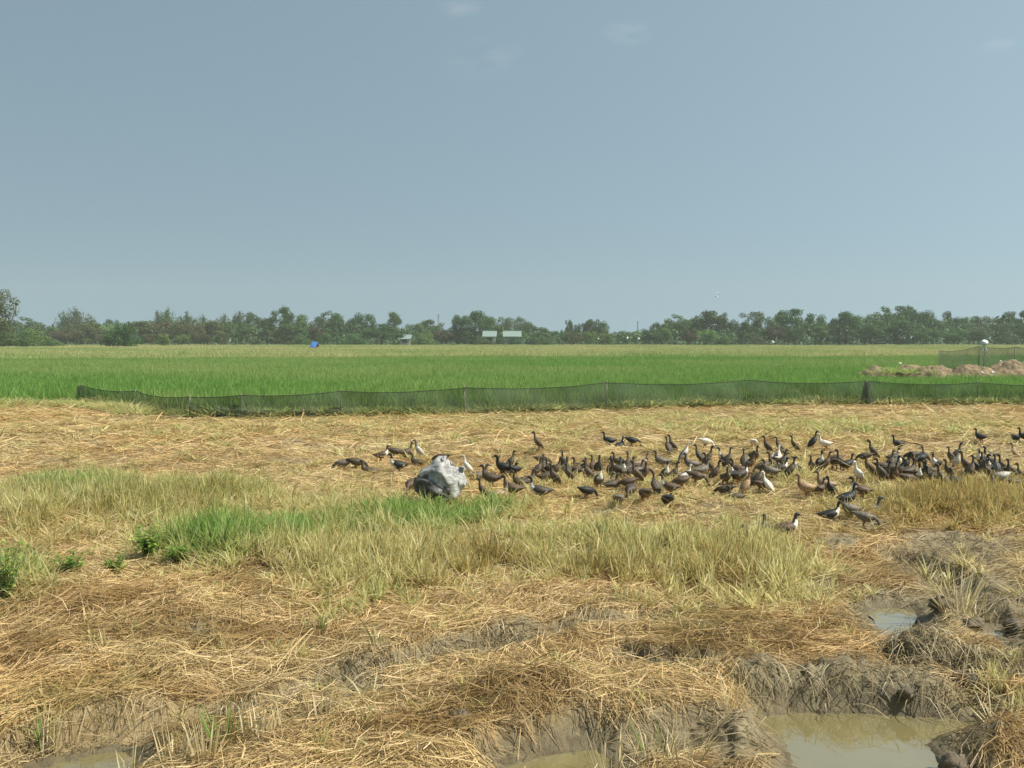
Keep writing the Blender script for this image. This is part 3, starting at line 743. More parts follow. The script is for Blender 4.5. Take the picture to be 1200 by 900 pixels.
# ------------------------------------------------------------------ net fences
def net_fence(pts, tops, label, sag=.06, depth_seed=0, bunch=(), doubled=()):
    """pts: ground points, tops: heights of the net at each post"""
    root = bpy.data.objects.new('net_fence', None); COL.objects.link(root)
    root.location = (pts[0][0], pts[0][1], z1(pts[0][0], pts[0][1])); tag(root, label, 'fence')
    o0 = Vector(root.location); g = random.Random(depth_seed)
    cordp = []
    for i, p in enumerate(pts):
        gz = z1(p[0], p[1]); lx, ly = g.uniform(-.05, .05), g.uniform(-.04, .04)
        a = Vector((p[0], p[1], gz - .15)) - o0; b = Vector((p[0] + lx, p[1] + ly, gz + tops[i] + .05)) - o0
        MB().tube([a, (a + b) / 2 + Vector((g.uniform(-.01, .01), 0, 0)), b], [.017, .016, .014], 7).build('post', MAT_BAMBOO, root, sm=True)
    for i in range(len(pts) - 1):
        a, b = Vector((pts[i][0], pts[i][1], 0)), Vector((pts[i + 1][0], pts[i + 1][1], 0)); L = (b - a).length
        nx, nz = max(6, int(L / .18)), 6; V = []; F = []
        nrm = Vector((b.y - a.y, a.x - b.x, 0)).normalized()
        top = []
        for j in range(nx + 1):
            t = j / nx; q = a.lerp(b, t); gz = z1(q.x, q.y)
            h = (tops[i] * (1 - t) + tops[i + 1] * t) - sag * 4 * t * (1 - t) * min(1.6, L / 2.5)
            for k in range(nz + 1):
                s = k / nz
                wob = .05 * math.sin(t * L * 2.1 + i) * math.sin(s * 3.1) + .03 * math.sin(t * L * 5.3 + 2 * s + i * 1.7) * (1 - s * .8)
                p = q + nrm * wob * 1.2 + Vector((0, 0, gz - .04 + (h + .04) * s)) - o0
                V.append(tuple(p))
            top.append(Vector(V[-1]))
        for j in range(nx):
            for k in range(nz):
                x0 = j * (nz + 1) + k; F.append((x0, x0 + nz + 1, x0 + nz + 2, x0 + 1))
        pn = obj('net_panel', mesh_from('net_panel', V, F, smooth_shade=True, mat=MAT_NET), root)
        MB().tube(top, .009, 5).build('top_cord', MAT_CORD, pn)
    for (i0, lo) in doubled:
        a, b = Vector((pts[i0][0], pts[i0][1], 0)), Vector((pts[i0 + 1][0], pts[i0 + 1][1], 0)); V = []; F = []; nx, nz = 16, 8
        for j in range(nx + 1):
            t = j / nx; q = a.lerp(b, t); gz = z1(q.x, q.y)
            for k in range(nz + 1):
                sag_ = lo * (1 - .3 * math.sin(t * 3.1)); V.append(tuple(q + Vector((0, -.06 - .05 * math.sin(k * 2.1 + j * .6), gz - .03 + sag_ * k / nz + .02 * math.sin(j * 1.3 + k))) - o0))
        for j in range(nx):
            for k in range(nz):
                x0 = j * (nz + 1) + k; F.append((x0, x0 + nz + 1, x0 + nz + 2, x0 + 1))
        obj('net_fold', mesh_from('net_fold', V, F, smooth_shade=True, mat=MAT_NET), root)
    for bi in bunch:                                       # a gathered fold of netting at a post
        p = Vector((pts[bi][0], pts[bi][1], 0)); gz = z1(p.x, p.y); V = []; F = []; n = 14
        for k in range(8):
            s = k / 7; r = .07 + .16 * (1 - s) ** 1.3
            for j in range(n):
                an = 6.283 * j / n; rr = r * (1 + .35 * math.sin(an * 4 + s))
                V.append(tuple(p + Vector((rr * math.cos(an), rr * .5 * math.sin(an) - .05, gz - .03 + tops[bi] * s)) - o0))
        for k in range(7):
            for j in range(n): F.append((k * n + j, k * n + (j + 1) % n, (k + 1) * n + (j + 1) % n, (k + 1) * n + j))
        obj('net_fold', mesh_from('net_fold', V, F, smooth_shade=True, mat=MAT_NET), root)
    return root
def top_of(u, vb, vt):
    x, y = unproj(u, vb); return CAM_H - (vt - HORIZON) * y / FPX - z1(x, y) + .02
net_fence(FENCE, [top_of(*p) for p in FENCE_PX], 'long low dark green net fence strung across in front of the green rice', bunch=(0, 8), doubled=((2, .42), (3, .30), (0, .3)))
f2 = []
for u, yy, vt in ((1100, 48.5, 411), (1148, 49.5, 405), (1190, 50.5, 406.5), (1280, 52, 409)):
    x = (u - 600) / FPX * yy; f2.append(((x, yy), CAM_H - (vt - HORIZON) * yy / FPX))
net_fence([p for p, _ in f2], [h for _, h in f2], 'short green net fence standing behind the soil mounds, far right', sag=.1, depth_seed=3)

# ------------------------------------------------------------------ spoil mounds beside the far fence
MAT_SOIL = plain('dry_soil', (.215, .165, .10), .95, .45, 5, .9, .1)
def mound(name, cx, cy, rx, ry, h, seed, label, mat=None, group='mounds of dug earth'):
    nx, ny = 80, 50; V = []; F = []
    X, Y = np.meshgrid(np.linspace(-1, 1, nx), np.linspace(-1, 1, ny))
    wx, wy = X * rx + cx, Y * ry + cy
    r = np.sqrt((X * (1 + .25 * (fbm(wx * .4, wy * .4, seed, 2) - .5))) ** 2 + Y ** 2)
    prof = np.clip(1 - r ** 1.7, 0, 1) ** .8
    z = h * prof * (.55 + .9 * fbm(wx * .8, wy * .8, seed + 3, 3)) + (fbm(wx * 3.5, wy * 3.5, seed + 7, 3) - .5) * .20 * prof ** .3 + (fbm(wx * 9, wy * 9, seed + 9, 2) - .5) * .10 * prof ** .3 - .12
    mat = mat or MAT_SOIL
    P = np.stack([X.ravel() * rx, Y.ravel() * ry, z.ravel()], 1)
    i = (np.arange(ny - 1)[:, None] * nx + np.arange(nx - 1)[None]).ravel()
    me = mesh_from(name, P, quads=np.stack([i, i + 1, i + nx + 1, i + nx], 1), mat=mat)
    o = obj(name, me, loc=(cx, cy, 0)); tag(o, label, 'mound', group); return o
def XY(u, y): return (u - 600) / FPX * y
mound('soil_mound', XY(1026, 45.5), 45.5, 1.35, 1.3, 1.1, 1, 'rounded pale earth mound at the left end of the diggings')
mound('soil_mound', XY(1062, 46), 46, 1.6, 1.3, 1.15, 9, 'low weedy earth mound between the pale mound and the net fence')
mound('soil_mound', XY(1098, 44.8), 44.8, 1.8, 1.2, .95, 17, 'long low spoil heap of tan earth in front of the far net')
mound('soil_mound', XY(1140, 44.5), 44.5, 1.8, 1.3, .95, 25, 'dark brown spoil heap just under the white rounded bundle')
mound('soil_mound', XY(1184, 45.2), 45.2, 2.0, 1.5, 1.2, 33, 'highest brown earth mound at the right edge of the field')
def weeds_on(n, seed):
    g = np.random.default_rng(seed); u = np.concatenate([g.normal(1055, 22, n // 2), g.uniform(1000, 1240, n - n // 2)])
    y = np.concatenate([g.normal(45.6, .8, n // 2), g.uniform(46.5, 50, n - n // 2)]); x = (u - 600) / FPX * y
    scl = np.stack([np.full(n, .9)] * 2 + [g.uniform(.12, .36, n)], 1)
    scatter('mound_weeds', 'green weeds growing on and around the soil mounds', 'weeds', STUB + GRAS + BENT, np.stack([x, y, np.where(np.arange(n) < n // 2, .55, .1)], 1), g.uniform(0, 6.28, n), scl,
            4 + g.integers(0, 4, n), g.uniform(.9, 1.3, n), np.zeros(n), .15, seed)
weeds_on(260, 861)
MAT_WHITE = plain('white_plastic', (.78, .78, .76), .5, .06, 6)
def rag(name, x, y, z, s, seed, label, cat='litter', group=None, mat=MAT_WHITE, flat=.5):
    """a crumpled scrap of plastic"""
    bm = bmesh.new(); bmesh.ops.create_icosphere(bm, subdivisions=3, radius=1)
    g = random.Random(seed); off = g.uniform(0, 50)
    for v in bm.verts:
        n = math.sin(v.co.x * 3.1 + off) * math.sin(v.co.y * 4.3 + off * .7) * .25 + math.sin(v.co.z * 5 + v.co.x * 6 + off) * .12
        v.co *= 1 + n; v.co.z *= flat
    me = bpy.data.meshes.new(name); bm.to_mesh(me); bm.free(); me.materials.append(mat)
    o = obj(name, me, loc=(x, y, z), rz=g.uniform(0, 6)); o.scale = (s, s * .7, s); tag(o, label, cat, group); return o
rag('plastic_scrap', XY(1055, 44.9), 44.9, .98, .08, 4, 'white scrap of plastic lying on the low weedy mound')
rag('plastic_scrap', XY(1151, 43.4), 43.4, .62, .07, 5, 'pale scrap of plastic low on the dark brown heap')
rag('plastic_scrap', XY(1163, 43.6), 43.6, .60, .10, 6, 'larger pale scrap of plastic between the two right-hand heaps')
rag('plastic_scrap', XY(1173, 44.6), 44.6, 1.08, .07, 7, 'white scrap of plastic on top of the highest mound')

# white rounded bundle on a stake behind the far net
br = bpy.data.objects.new('white_bundle', None); COL.objects.link(br); br.location = (XY(1153, 53), 53, 0)
tag(br, 'white rounded plastic bundle on a stake behind the far net fence', 'bundle')
bm = bmesh.new(); bmesh.ops.create_icosphere(bm, subdivisions=3, radius=.20)
for v in bm.verts:
    v.co.z *= .85; v.co *= 1 + .10 * math.sin(v.co.x * 17 + v.co.z * 9) * math.sin(v.co.y * 15)
    if v.co.z < -.12: v.co.x *= .8; v.co.y *= .8
me = bpy.data.meshes.new('bundle'); bm.to_mesh(me); bm.free(); me.materials.append(MAT_WHITE)
for p in me.polygons: p.use_smooth = True
obj('wrapped_top', me, br, (0, 0, 1.88))
MB().tube([(0, 0, -.1), (.01, 0, .9), (0, 0, 1.68)], [.03, .028, .025], 7).build('stake', MAT_BAMBOO, br, sm=True)
for i, (dx, dz) in enumerate(((-.06, 0), (.07, .02))):
    MB().tube([(dx, -.02, 1.62 + dz), (dx * 1.8, -.03, 1.45), (dx * 1.4, -.02, 1.28)], [.03, .035, .012], 6).build('tied_end', MAT_WHITE, br, sm=True)

# ------------------------------------------------------------------ trees
def leaf_mesh(name, pts, nrm, size, seed, mat):
    g = np.random.default_rng(seed); n = len(pts)
    nr = nrm + g.normal(0, .55, (n, 3)); nr /= np.linalg.norm(nr, axis=1)[:, None] + 1e-9
    a = np.cross(nr, g.normal(0, 1, (n, 3))); a /= np.linalg.norm(a, axis=1)[:, None] + 1e-9
    b = np.cross(nr, a); sz = size * g.uniform(.55, 1.3, n)[:, None]
    V = np.stack([pts - a * sz, pts - b * sz * .6 + nr * sz * .15, pts + a * sz, pts + b * sz * .6 + nr * sz * .15], 1).reshape(-1, 3)
    Q = np.arange(n * 4).reshape(n, 4)
    return mesh_from(name, V, quads=Q, attrs={'tint': ('FLOAT', np.repeat(g.random(n), 4))}, mat=mat)

def leaf_mat(name, lo, hi, tr=.28):
    def fn(t):
        ti = attr(t, 'tint').outputs['Fac']; oi = N(t, 'ShaderNodeObjectInfo').outputs['Random']
        n1 = noise(t, 3.5, 2)
        k = math_n(t, 'ADD', math_n(t, 'MULTIPLY', ti, .45), math_n(t, 'MULTIPLY', n1, .6))
        c = ramp(t, k, [(.2, lo), (.85, hi)])
        v = N(t, 'ShaderNodeHueSaturation'); t.links.new(c, v.inputs['Color'])
        t.links.new(math_n(t, 'ADD', math_n(t, 'MULTIPLY', oi, .04), .48), v.inputs['Hue'])
        t.links.new(math_n(t, 'ADD', math_n(t, 'MULTIPLY', oi, .40), .70), v.inputs['Value'])
        return v.outputs[0]
    return leafy(name, fn, tr)
LM = {'dark': leaf_mat('leaf_dark', (.028, .07, .02), (.095, .175, .05)),
      'mid': leaf_mat('leaf_mid', (.045, .10, .025), (.15, .25, .065)),
      'light': leaf_mat('leaf_light', (.08, .16, .03), (.25, .36, .09)),
      'olive': leaf_mat('leaf_olive', (.055, .075, .022), (.17, .17, .06)),
      'rust': leaf_mat('leaf_rust', (.06, .06, .028), (.18, .15, .065)),
      'grey': leaf_mat('leaf_grey', (.06, .10, .045), (.17, .23, .11))}
MAT_BARK = plain('bark', (.10, .08, .06), .9, .35, 5, .5)

def lobes_of(kind, g):
    """ellipsoid clumps in unit tree space (height 1, width about 1): centre, radii"""
    out = []
    if kind == 'round':
        for i in range(26):
            th = g.uniform(0, 6.283); zz = g.uniform(.30, .86); rr = .40 * math.sqrt(max(.05, 1 - ((zz - .55) / .42) ** 2)) * g.uniform(.35, 1)
            q = g.uniform(.09, .17); out.append((rr * math.cos(th), rr * math.sin(th), zz, q, q, q * .8))
    elif kind == 'broad':
        for i in range(32):
            th = g.uniform(0, 6.283); rr = .44 * math.sqrt(g.uniform(0, 1)); zz = .92 - .40 * (rr / .44) ** 2 * g.uniform(.5, 1) - g.uniform(0, .38)
            q = g.uniform(.08, .15); out.append((rr * math.cos(th), rr * math.sin(th), max(.22, zz), q * 1.15, q * 1.15, q * .75))
    elif kind == 'tall':
        for i in range(26):
            th = g.uniform(0, 6.283); zz = g.uniform(.16, .92); rr = .36 * (1 - max(0, zz - .6) * 1.5) * g.uniform(.2, 1)
            q = g.uniform(.08, .15); out.append((rr * math.cos(th), rr * math.sin(th), zz, q * 1.2, q * 1.2, q * .75))
    elif kind == 'open':
        for i in range(26):
            th = g.uniform(0, 6.283); zz = g.uniform(.25, .94); rr = g.uniform(.1, .44) * (1.1 - .5 * abs(zz - .6))
            q = g.uniform(.07, .13); rr *= .85; out.append((rr * math.cos(th), rr * math.sin(th), zz, q * 1.3, q * 1.3, q * .8))
    elif kind == 'shrub':
        for i in range(26):
            th = g.uniform(0, 6.283); rr = .42 * math.sqrt(g.uniform(0, 1)); zz = g.uniform(.06, .86) * (1 - .45 * (rr / .42) ** 2)
            q = g.uniform(.09, .17); out.append((rr * math.cos(th), rr * math.sin(th), zz, q, q, q))
    return out

def make_crown(kind, seed, nleaf, mat):
    g = np.random.default_rng(seed); P = []; Nn = []
    if kind == 'bamboo':
        for i in range(34):                                 # arching plumes that fan out from the root
            th = g.uniform(0, 6.283); sp = g.uniform(.02, .40); hh = g.uniform(.62, 1.0) * (1 - sp * .45)
            m = nleaf // 34; t = g.uniform(.22, 1, m) ** .8
            cx = np.cos(th) * sp * t ** 1.7; cy = np.sin(th) * sp * t ** 1.7; cz = hh * (t - .12 * (sp / .4) * t ** 4)
            wd = .055 * (1.15 - t) + .02
            o = g.normal(0, 1, (m, 3)) * wd[:, None]
            P.append(np.stack([cx, cy, cz], 1) + o); Nn.append(o / (np.linalg.norm(o, axis=1)[:, None] + 1e-6) + np.array([0, 0, .4]))
        size = .020
    else:
        lb = lobes_of(kind, g); vol = np.array([l[3] ** 2 for l in lb]); cnt = (nleaf * vol / vol.sum()).astype(int)
        for l, m in zip(lb, cnt):
            d = g.normal(0, 1, (m, 3)); d /= np.linalg.norm(d, axis=1)[:, None]
            r = 1 - .55 * g.random(m) ** 2.2 + np.where(g.random(m) < .08, .22, 0)
            lump = 1 + .22 * np.sin(d[:, 0] * 7 + l[0] * 40) * np.sin(d[:, 1] * 6 + l[1] * 30) * np.sin(d[:, 2] * 6)
            p = np.array(l[:3]) + d * np.array(l[3:]) * (r * lump)[:, None]
            P.append(p); Nn.append(d + np.array([0, 0, .25]))
        size = .0225
    P = np.concatenate(P); Nn = np.concatenate(Nn); ok = P[:, 2] > .01
    return leaf_mesh('crown', P[ok], Nn[ok], size, seed + 1, mat)

def make_trunk(kind, seed):
    g = random.Random(seed); m = MB()
    if kind == 'bamboo':
        for i in range(16):
            th = g.uniform(0, 6.283); sp = g.uniform(.05, .3); hh = g.uniform(.5, .8)
            m.tube([(math.cos(th) * .04, math.sin(th) * .04, -.02), (math.cos(th) * sp * .25, math.sin(th) * sp * .25, hh * .5), (math.cos(th) * sp * .7, math.sin(th) * sp * .7, hh)], [.008, .006, .003], 5)
    else:
        top = {'shrub': .3, 'open': .55}.get(kind, .5); r0 = {'shrub': .018, 'open': .022}.get(kind, .03)
        m.tube([(0, 0, -.03), (.008, .005, .12), (-.006, .01, .28), (.01, 0, top)], [r0 * 1.3, r0, r0 * .8, r0 * .5], 8)
        for i in range(9 if kind == 'open' else 7):
            th = g.uniform(0, 6.283); z0 = g.uniform(.12 if kind == 'shrub' else .2, top * .95); L = g.uniform(.2, .38)
            up = g.uniform(.5, 1.1)
            m.tube([(0, 0, z0), (math.cos(th) * L * .5, math.sin(th) * L * .5, z0 + L * .45 * up), (math.cos(th) * L, math.sin(th) * L, min(.9, z0 + L * .95 * up))], [r0 * .5, r0 * .32, r0 * .12], 6)
    me = mesh_from('trunk', m.v, m.f, smooth_shade=True, mat=MAT_BARK); return me

CROWNS, TRUNKS = {}, {}
def crown_of(kind, var, tone):
    k = (kind, var, tone)
    if k not in CROWNS: CROWNS[k] = make_crown(kind, 1000 + 37 * var + sum(map(ord, kind)), 4600 if kind != 'open' else 3000, LM[tone])
    return CROWNS[k]
def trunk_of(kind, var):
    k = (kind, var)
    if k not in TRUNKS: TRUNKS[k] = make_trunk(kind, 2000 + 13 * var + sum(map(ord, kind)))
    return TRUNKS[k]

# (column, row of the top, width in photo pixels, distance in metres, kind, leaf tone)
TREES = [
    (2, 342, 44, 175, 'open', 'olive'), (-14, 356, 50, 178, 'round', 'mid'),
    (18, 384, 52, 172, 'shrub', 'mid'), (44, 380, 46, 185, 'shrub', 'light'), (63, 393, 30, 182, 'shrub', 'mid'), (-8, 378, 40, 180, 'shrub', 'olive'),
    (147, 373, 46, 176, 'shrub', 'dark'), (192, 391, 17, 195, 'round', 'light'),
    (28, 371, 48, 320, 'broad', 'dark'), (52, 379, 40, 280, 'round', 'olive'), (90, 356, 42, 310, 'bamboo', 'grey'), (108, 367, 22, 315, 'bamboo', 'grey'), (76, 361, 24, 312, 'bamboo', 'grey'),
    (95, 376, 62, 262, 'broad', 'olive'), (78, 384, 40, 255, 'round', 'rust'), (118, 377, 36, 266, 'round', 'light'), (123, 392, 19, 242, 'round', 'rust'), (132, 372, 18, 330, 'round', 'dark'),
    (166, 374, 44, 268, 'broad', 'olive'), (187, 375, 40, 270, 'round', 'rust'), (174, 390, 19, 240, 'round', 'olive'),
    (197, 356, 32, 300, 'bamboo', 'mid'), (220, 361, 34, 305, 'bamboo', 'mid'), (239, 365, 24, 300, 'bamboo', 'mid'), (186, 360, 20, 302, 'bamboo', 'grey'),
    (210, 376, 42, 262, 'broad', 'olive'), (244, 373, 44, 264, 'broad', 'olive'), (228, 379, 30, 258, 'round', 'rust'),
    (215, 390, 17, 240, 'round', 'light'), (236, 388, 22, 240, 'round', 'olive'), (260, 389, 18, 240, 'round', 'olive'),
    (263, 365, 30, 290, 'bamboo', 'grey'), (281, 361, 30, 290, 'bamboo', 'grey'), (296, 365, 28, 280, 'tall', 'grey'), (276, 374, 40, 270, 'round', 'mid'),
    (313, 372, 30, 275, 'tall', 'dark'), (331, 360, 34, 272, 'open', 'dark'), (346, 367, 42, 280, 'round', 'mid'), (338, 379, 44, 262, 'tall', 'mid'), (361, 376, 26, 290, 'round', 'grey'),
    (371, 380, 24, 258, 'round', 'rust'), (386, 364, 38, 285, 'broad', 'dark'), (395, 366, 26, 288, 'tall', 'mid'), (379, 389, 20, 246, 'round', 'mid'), (355, 390, 26, 250, 'shrub', 'mid'),
    (405, 373, 30, 290, 'round', 'mid'), (427, 366, 32, 285, 'round', 'dark'), (413, 372, 22, 280, 'tall', 'dark'), (462, 365, 25, 285, 'tall', 'mid'), (447, 379, 52, 246, 'broad', 'dark'),
    (414, 388, 30, 252, 'shrub', 'mid'), (486, 378, 30, 295, 'round', 'mid'), (506, 373, 36, 300, 'broad', 'mid'), (497, 387, 32, 250, 'shrub', 'light'), (522, 384, 30, 262, 'round', 'rust'),
    (556, 363, 48, 262, 'tall', 'dark'), (537, 368, 22, 264, 'tall', 'dark'), (577, 369, 34, 268, 'round', 'mid'), (604, 368, 38, 330, 'round', 'grey'), (621, 377, 24, 285, 'tall', 'mid'),
    (635, 382, 24, 280, 'round', 'mid'), (585, 388, 12, 250, 'shrub', 'dark'), (572, 394, 22, 249, 'shrub', 'mid'), (603, 393.5, 22, 249, 'shrub', 'dark'), (560, 391, 18, 250, 'shrub', 'mid'), (624, 390, 18, 250, 'shrub', 'dark'), (640, 392, 20, 248, 'shrub', 'mid'),
    (655, 387, 28, 290, 'round', 'mid'), (667, 373, 12, 295, 'round', 'dark'), (681, 376, 18, 292, 'round', 'dark'), (693, 372, 24, 290, 'round', 'dark'), (704, 376, 26, 290, 'round', 'mid'),
    (672, 389, 26, 262, 'round', 'olive'), (690, 387, 20, 256, 'round', 'light'), (711, 390, 24, 252, 'round', 'light'), (730, 386, 26, 275, 'round', 'mid'), (745, 386, 22, 280, 'round', 'light'),
    (761, 385, 28, 268, 'round', 'dark'), (769, 377, 16, 290, 'round', 'dark'), (790, 368, 42, 275, 'broad', 'mid'), (775, 383, 28, 262, 'round', 'mid'),
    (826, 362, 54, 280, 'broad', 'dark'), (806, 372, 30, 285, 'round', 'mid'), (850, 366, 28, 282, 'broad', 'dark'), (808, 384, 24, 255, 'round', 'rust'), (829, 384, 26, 250, 'round', 'light'), (848, 387, 30, 256, 'shrub', 'mid'),
    (881, 366, 34, 275, 'open', 'grey'), (896, 367, 34, 278, 'round', 'mid'), (873, 376, 26, 270, 'tall', 'dark'), (931, 360, 52, 272, 'broad', 'dark'), (955, 368, 30, 276, 'round', 'mid'), (907, 379, 30, 262, 'round', 'rust'),
    (930, 383, 32, 255, 'round', 'dark'), (962, 382, 28, 258, 'tall', 'mid'), (888, 388, 36, 250, 'shrub', 'grey'),
    (991, 364, 44, 268, 'tall', 'dark'), (976, 372, 22, 275, 'tall', 'mid'), (1013, 365, 42, 270, 'round', 'mid'), (1036, 359, 46, 275, 'broad', 'mid'), (1063, 356, 52, 280, 'broad', 'dark'),
    (1082, 363, 34, 278, 'round', 'dark'), (1097, 371, 30, 276, 'round', 'mid'), (1050, 376, 46, 256, 'tall', 'dark'), (1020, 380, 40, 255, 'tall', 'dark'), (1085, 381, 36, 252, 'round', 'mid'),
    (1110, 364, 17, 290, 'tall', 'dark'), (1122, 371, 24, 288, 'round', 'dark'), (1135, 370, 26, 285, 'round', 'mid'), (1150, 368, 26, 284, 'round', 'olive'), (1166, 373, 26, 280, 'tall', 'mid'),
    (1181, 363, 28, 278, 'broad', 'dark'), (1197, 364, 24, 280, 'tall', 'dark'), (1180, 379, 26, 255, 'open', 'grey'), (1146, 380, 34, 256, 'round', 'grey'), (1118, 383, 34, 254, 'round', 'mid'), (1205, 376, 36, 262, 'round', 'dark'), (1225, 366, 44, 280, 'broad', 'mid'),
    (-30, 372, 60, 300, 'broad', 'mid'), (1255, 364, 50, 285, 'tall', 'dark'),
]
KW = {'round': 'round-crowned tree', 'broad': 'broad spreading tree', 'tall': 'upright tree', 'open': 'open-branched tree', 'bamboo': 'feathery bamboo clump', 'shrub': 'low bush'}
TW = {'dark': 'dark green', 'mid': 'green', 'light': 'light green', 'olive': 'olive', 'rust': 'brownish', 'grey': 'grey-green'}
TZ = [(-200, 70, 'at the left edge of the tree line'), (70, 160, 'about the first bamboo clumps, left'), (160, 275, 'about the second row of bamboo'), (275, 400, 'near the blue tarp'),
      (400, 530, 'left of the green-roofed house'), (530, 645, 'around the green-roofed house'), (645, 720, 'by the small lone crown'), (720, 790, 'in the low gap of the tree line'),
      (790, 865, 'under the white birds'), (865, 975, 'right of the white birds'), (975, 1105, 'in the tallest wood on the right'), (1105, 1400, 'behind the far net fence')]
ORD = ['first', 'second', 'third', 'fourth', 'fifth', 'sixth', 'seventh', 'eighth', 'ninth', 'tenth', 'eleventh', 'twelfth', 'thirteenth', 'fourteenth', 'fifteenth', 'sixteenth']
def unique_labels(rows):
    """rows: (x, text, place); look-alikes in one place are told apart by their order"""
    by = {}
    for i, (x, tx, pl) in enumerate(rows): by.setdefault((tx, pl), []).append((x, i))
    outl = [None] * len(rows)
    for (tx, pl), L in by.items():
        L.sort()
        for k, (x, i) in enumerate(L):
            if len(L) == 1: outl[i] = '%s %s' % (tx, pl)
            elif len(L) == 2: outl[i] = '%s %s, %s of two' % (tx, pl, ('left', 'right')[k])
            else: outl[i] = '%s %s, %s from left' % (tx, pl, ORD[k])
    return outl
rows = []
for (u, vt, wpx, D, kind, tone) in TREES:
    sz = 'small ' if (HORIZON + 2419 / D - vt) < 19 and kind != 'shrub' else ('tall ' if vt < 367 else '')
    rows.append((u, sz + TW[tone] + ' ' + KW[kind], next(z for a, b, z in TZ if a <= u < b)))
tl = unique_labels(rows)
trr = random.Random(5)
for i, (u, vt, wpx, D, kind, tone) in enumerate(TREES):
    x = XY(u, D); H = (HORIZON + CAM_H * FPX / D - vt) * D / FPX; Wm = wpx * D / FPX
    var = trr.randrange(3)
    nm = {'bamboo': 'bamboo_clump', 'shrub': 'bush'}.get(kind, 'tree')
    t = bpy.data.objects.new(nm, None); COL.objects.link(t); t.location = (x, D, 0); t.rotation_euler = (0, 0, trr.uniform(0, 6.28))
    k = Wm / (.96 if kind in ('round', 'broad', 'shrub') else .9); t.scale = (k, k, H / .98)
    tag(t, tl[i], {'bamboo': 'bamboo', 'shrub': 'bush'}.get(kind, 'tree'), {'bamboo': 'bamboo clumps beyond the fields', 'shrub': 'bushes at the field edge'}.get(kind, 'trees beyond the fields'))
    obj('crown', crown_of(kind, var, tone), t); obj('trunk', trunk_of(kind, var), t)

def undergrowth():
    g = np.random.default_rng(901); n = 52000
    y = g.uniform(262, 345, n); u = g.uniform(-140, 1340, n); x = (u - 600) / FPX * y
    hmax = np.interp(u, [-140, 60, 260, 420, 640, 720, 780, 1000, 1340], [5, 5, 6, 5, 3.6, 3.2, 4.2, 6.5, 6.5]) * (.55 + .9 * fbm(x * .12, y * .12, 905, 3))
    z = hmax * g.random(n) ** .8
    P = np.stack([x, y, z], 1); Nn = np.stack([g.normal(0, .5, n), -np.ones(n) * .6, np.full(n, .6)], 1)
    tag(obj('undergrowth', leaf_mesh('undergrowth', P, Nn, .42, 906, LM['dark'])), 'dark undergrowth filling the foot of the distant tree line', 'undergrowth', kind='stuff')
undergrowth()

# ------------------------------------------------------------------ houses among the trees
MAT_ROOF = plain('pale_roof', (.22, .29, .26), .5, .08, 3)
MAT_WALLW = plain('white_wall', (.42, .41, .38), .9, .08, 2)
MAT_DARK = plain('dark_opening', (.03, .03, .035), .5, .1, 3)
def house(u, D, w, d, hw, hr, label, wings):
    r = bpy.data.objects.new('house', None); COL.objects.link(r); r.location = (XY(u, D), D, 0); tag(r, label, 'house')
    for (cx, ww, hh, rr) in wings:
        m = MB().box(cx - ww / 2, cx + ww / 2, -d / 2, d / 2, 0, hh); m.build('wall', MAT_WALLW, r)
        V = [(cx - ww / 2 - .5, -d / 2 - .7, hh - .15), (cx + ww / 2 + .5, -d / 2 - .7, hh - .15), (cx + ww / 2 + .5, 0, hh + rr), (cx - ww / 2 - .5, 0, hh + rr), (cx + ww / 2 + .5, d / 2 + .7, hh - .15), (cx - ww / 2 - .5, d / 2 + .7, hh - .15)]
        V2 = [(a, b, c + .14) for a, b, c in V]
        F = [(0, 3, 2, 1), (3, 5, 4, 2)] + [tuple(6 + i for i in q) for q in ((0, 1, 2, 3), (3, 2, 4, 5))] + [(0, 1, 7, 6), (1, 2, 8, 7), (2, 4, 10, 8), (4, 5, 11, 10), (5, 3, 9, 11), (3, 0, 6, 9)]
        ro = obj('roof', mesh_from('roof', V + V2, F, mat=MAT_ROOF), r)
        MB().box(cx - ww / 2 - .5, cx + ww / 2 + .5, -.12, .12, hh + rr + .10, hh + rr + .26).build('ridge', MAT_ROOF, ro)
        nwin = max(1, int(ww / 3))
        for k in range(nwin):
            wx = cx - ww / 2 + ww * (k + .5) / nwin
            wn = MB().box(wx - .55, wx + .55, -d / 2 - .05, -d / 2 + .02, 1.1, 2.3).build('window', MAT_DARK, r)
            MB().box(wx - .65, wx + .65, -d / 2 - .12, -d / 2 - .052, .98, 1.09).build('sill', MAT_WALLW, wn)
    return r
house(588, 255, 12, 4.5, 3, 1.6, 'pale house with light green pitched roof half hidden by trees', [(-3.1, 2.7, 2.7, 1.3), (2.7, 3.8, 2.7, 1.3)])
house(475, 262, 3, 3, 2.6, 1.1, 'small white gabled shed between dark trees', [(0, 2.6, 2.1, 1.0)])
for (u, v, D, s, lab) in ((905, 401, 235, .42, 'white bundle at the far edge of the yellow field'), (270, 399.5, 232, .22, 'tiny white bundle at the far edge by the bamboo'),
                          (735, 396, 245, .30, 'white cloth hanging in the low gap of the trees'), (748, 397, 246, .3, 'second white cloth by the low gap of the trees'), (701, 397, 250, .22, 'small white cloth right of the lone crown')):
    rag('white_bundle', XY(u, D), D, CAM_H - (v - HORIZON) * D / FPX, s, int(u), lab, 'bundle', flat=.9)

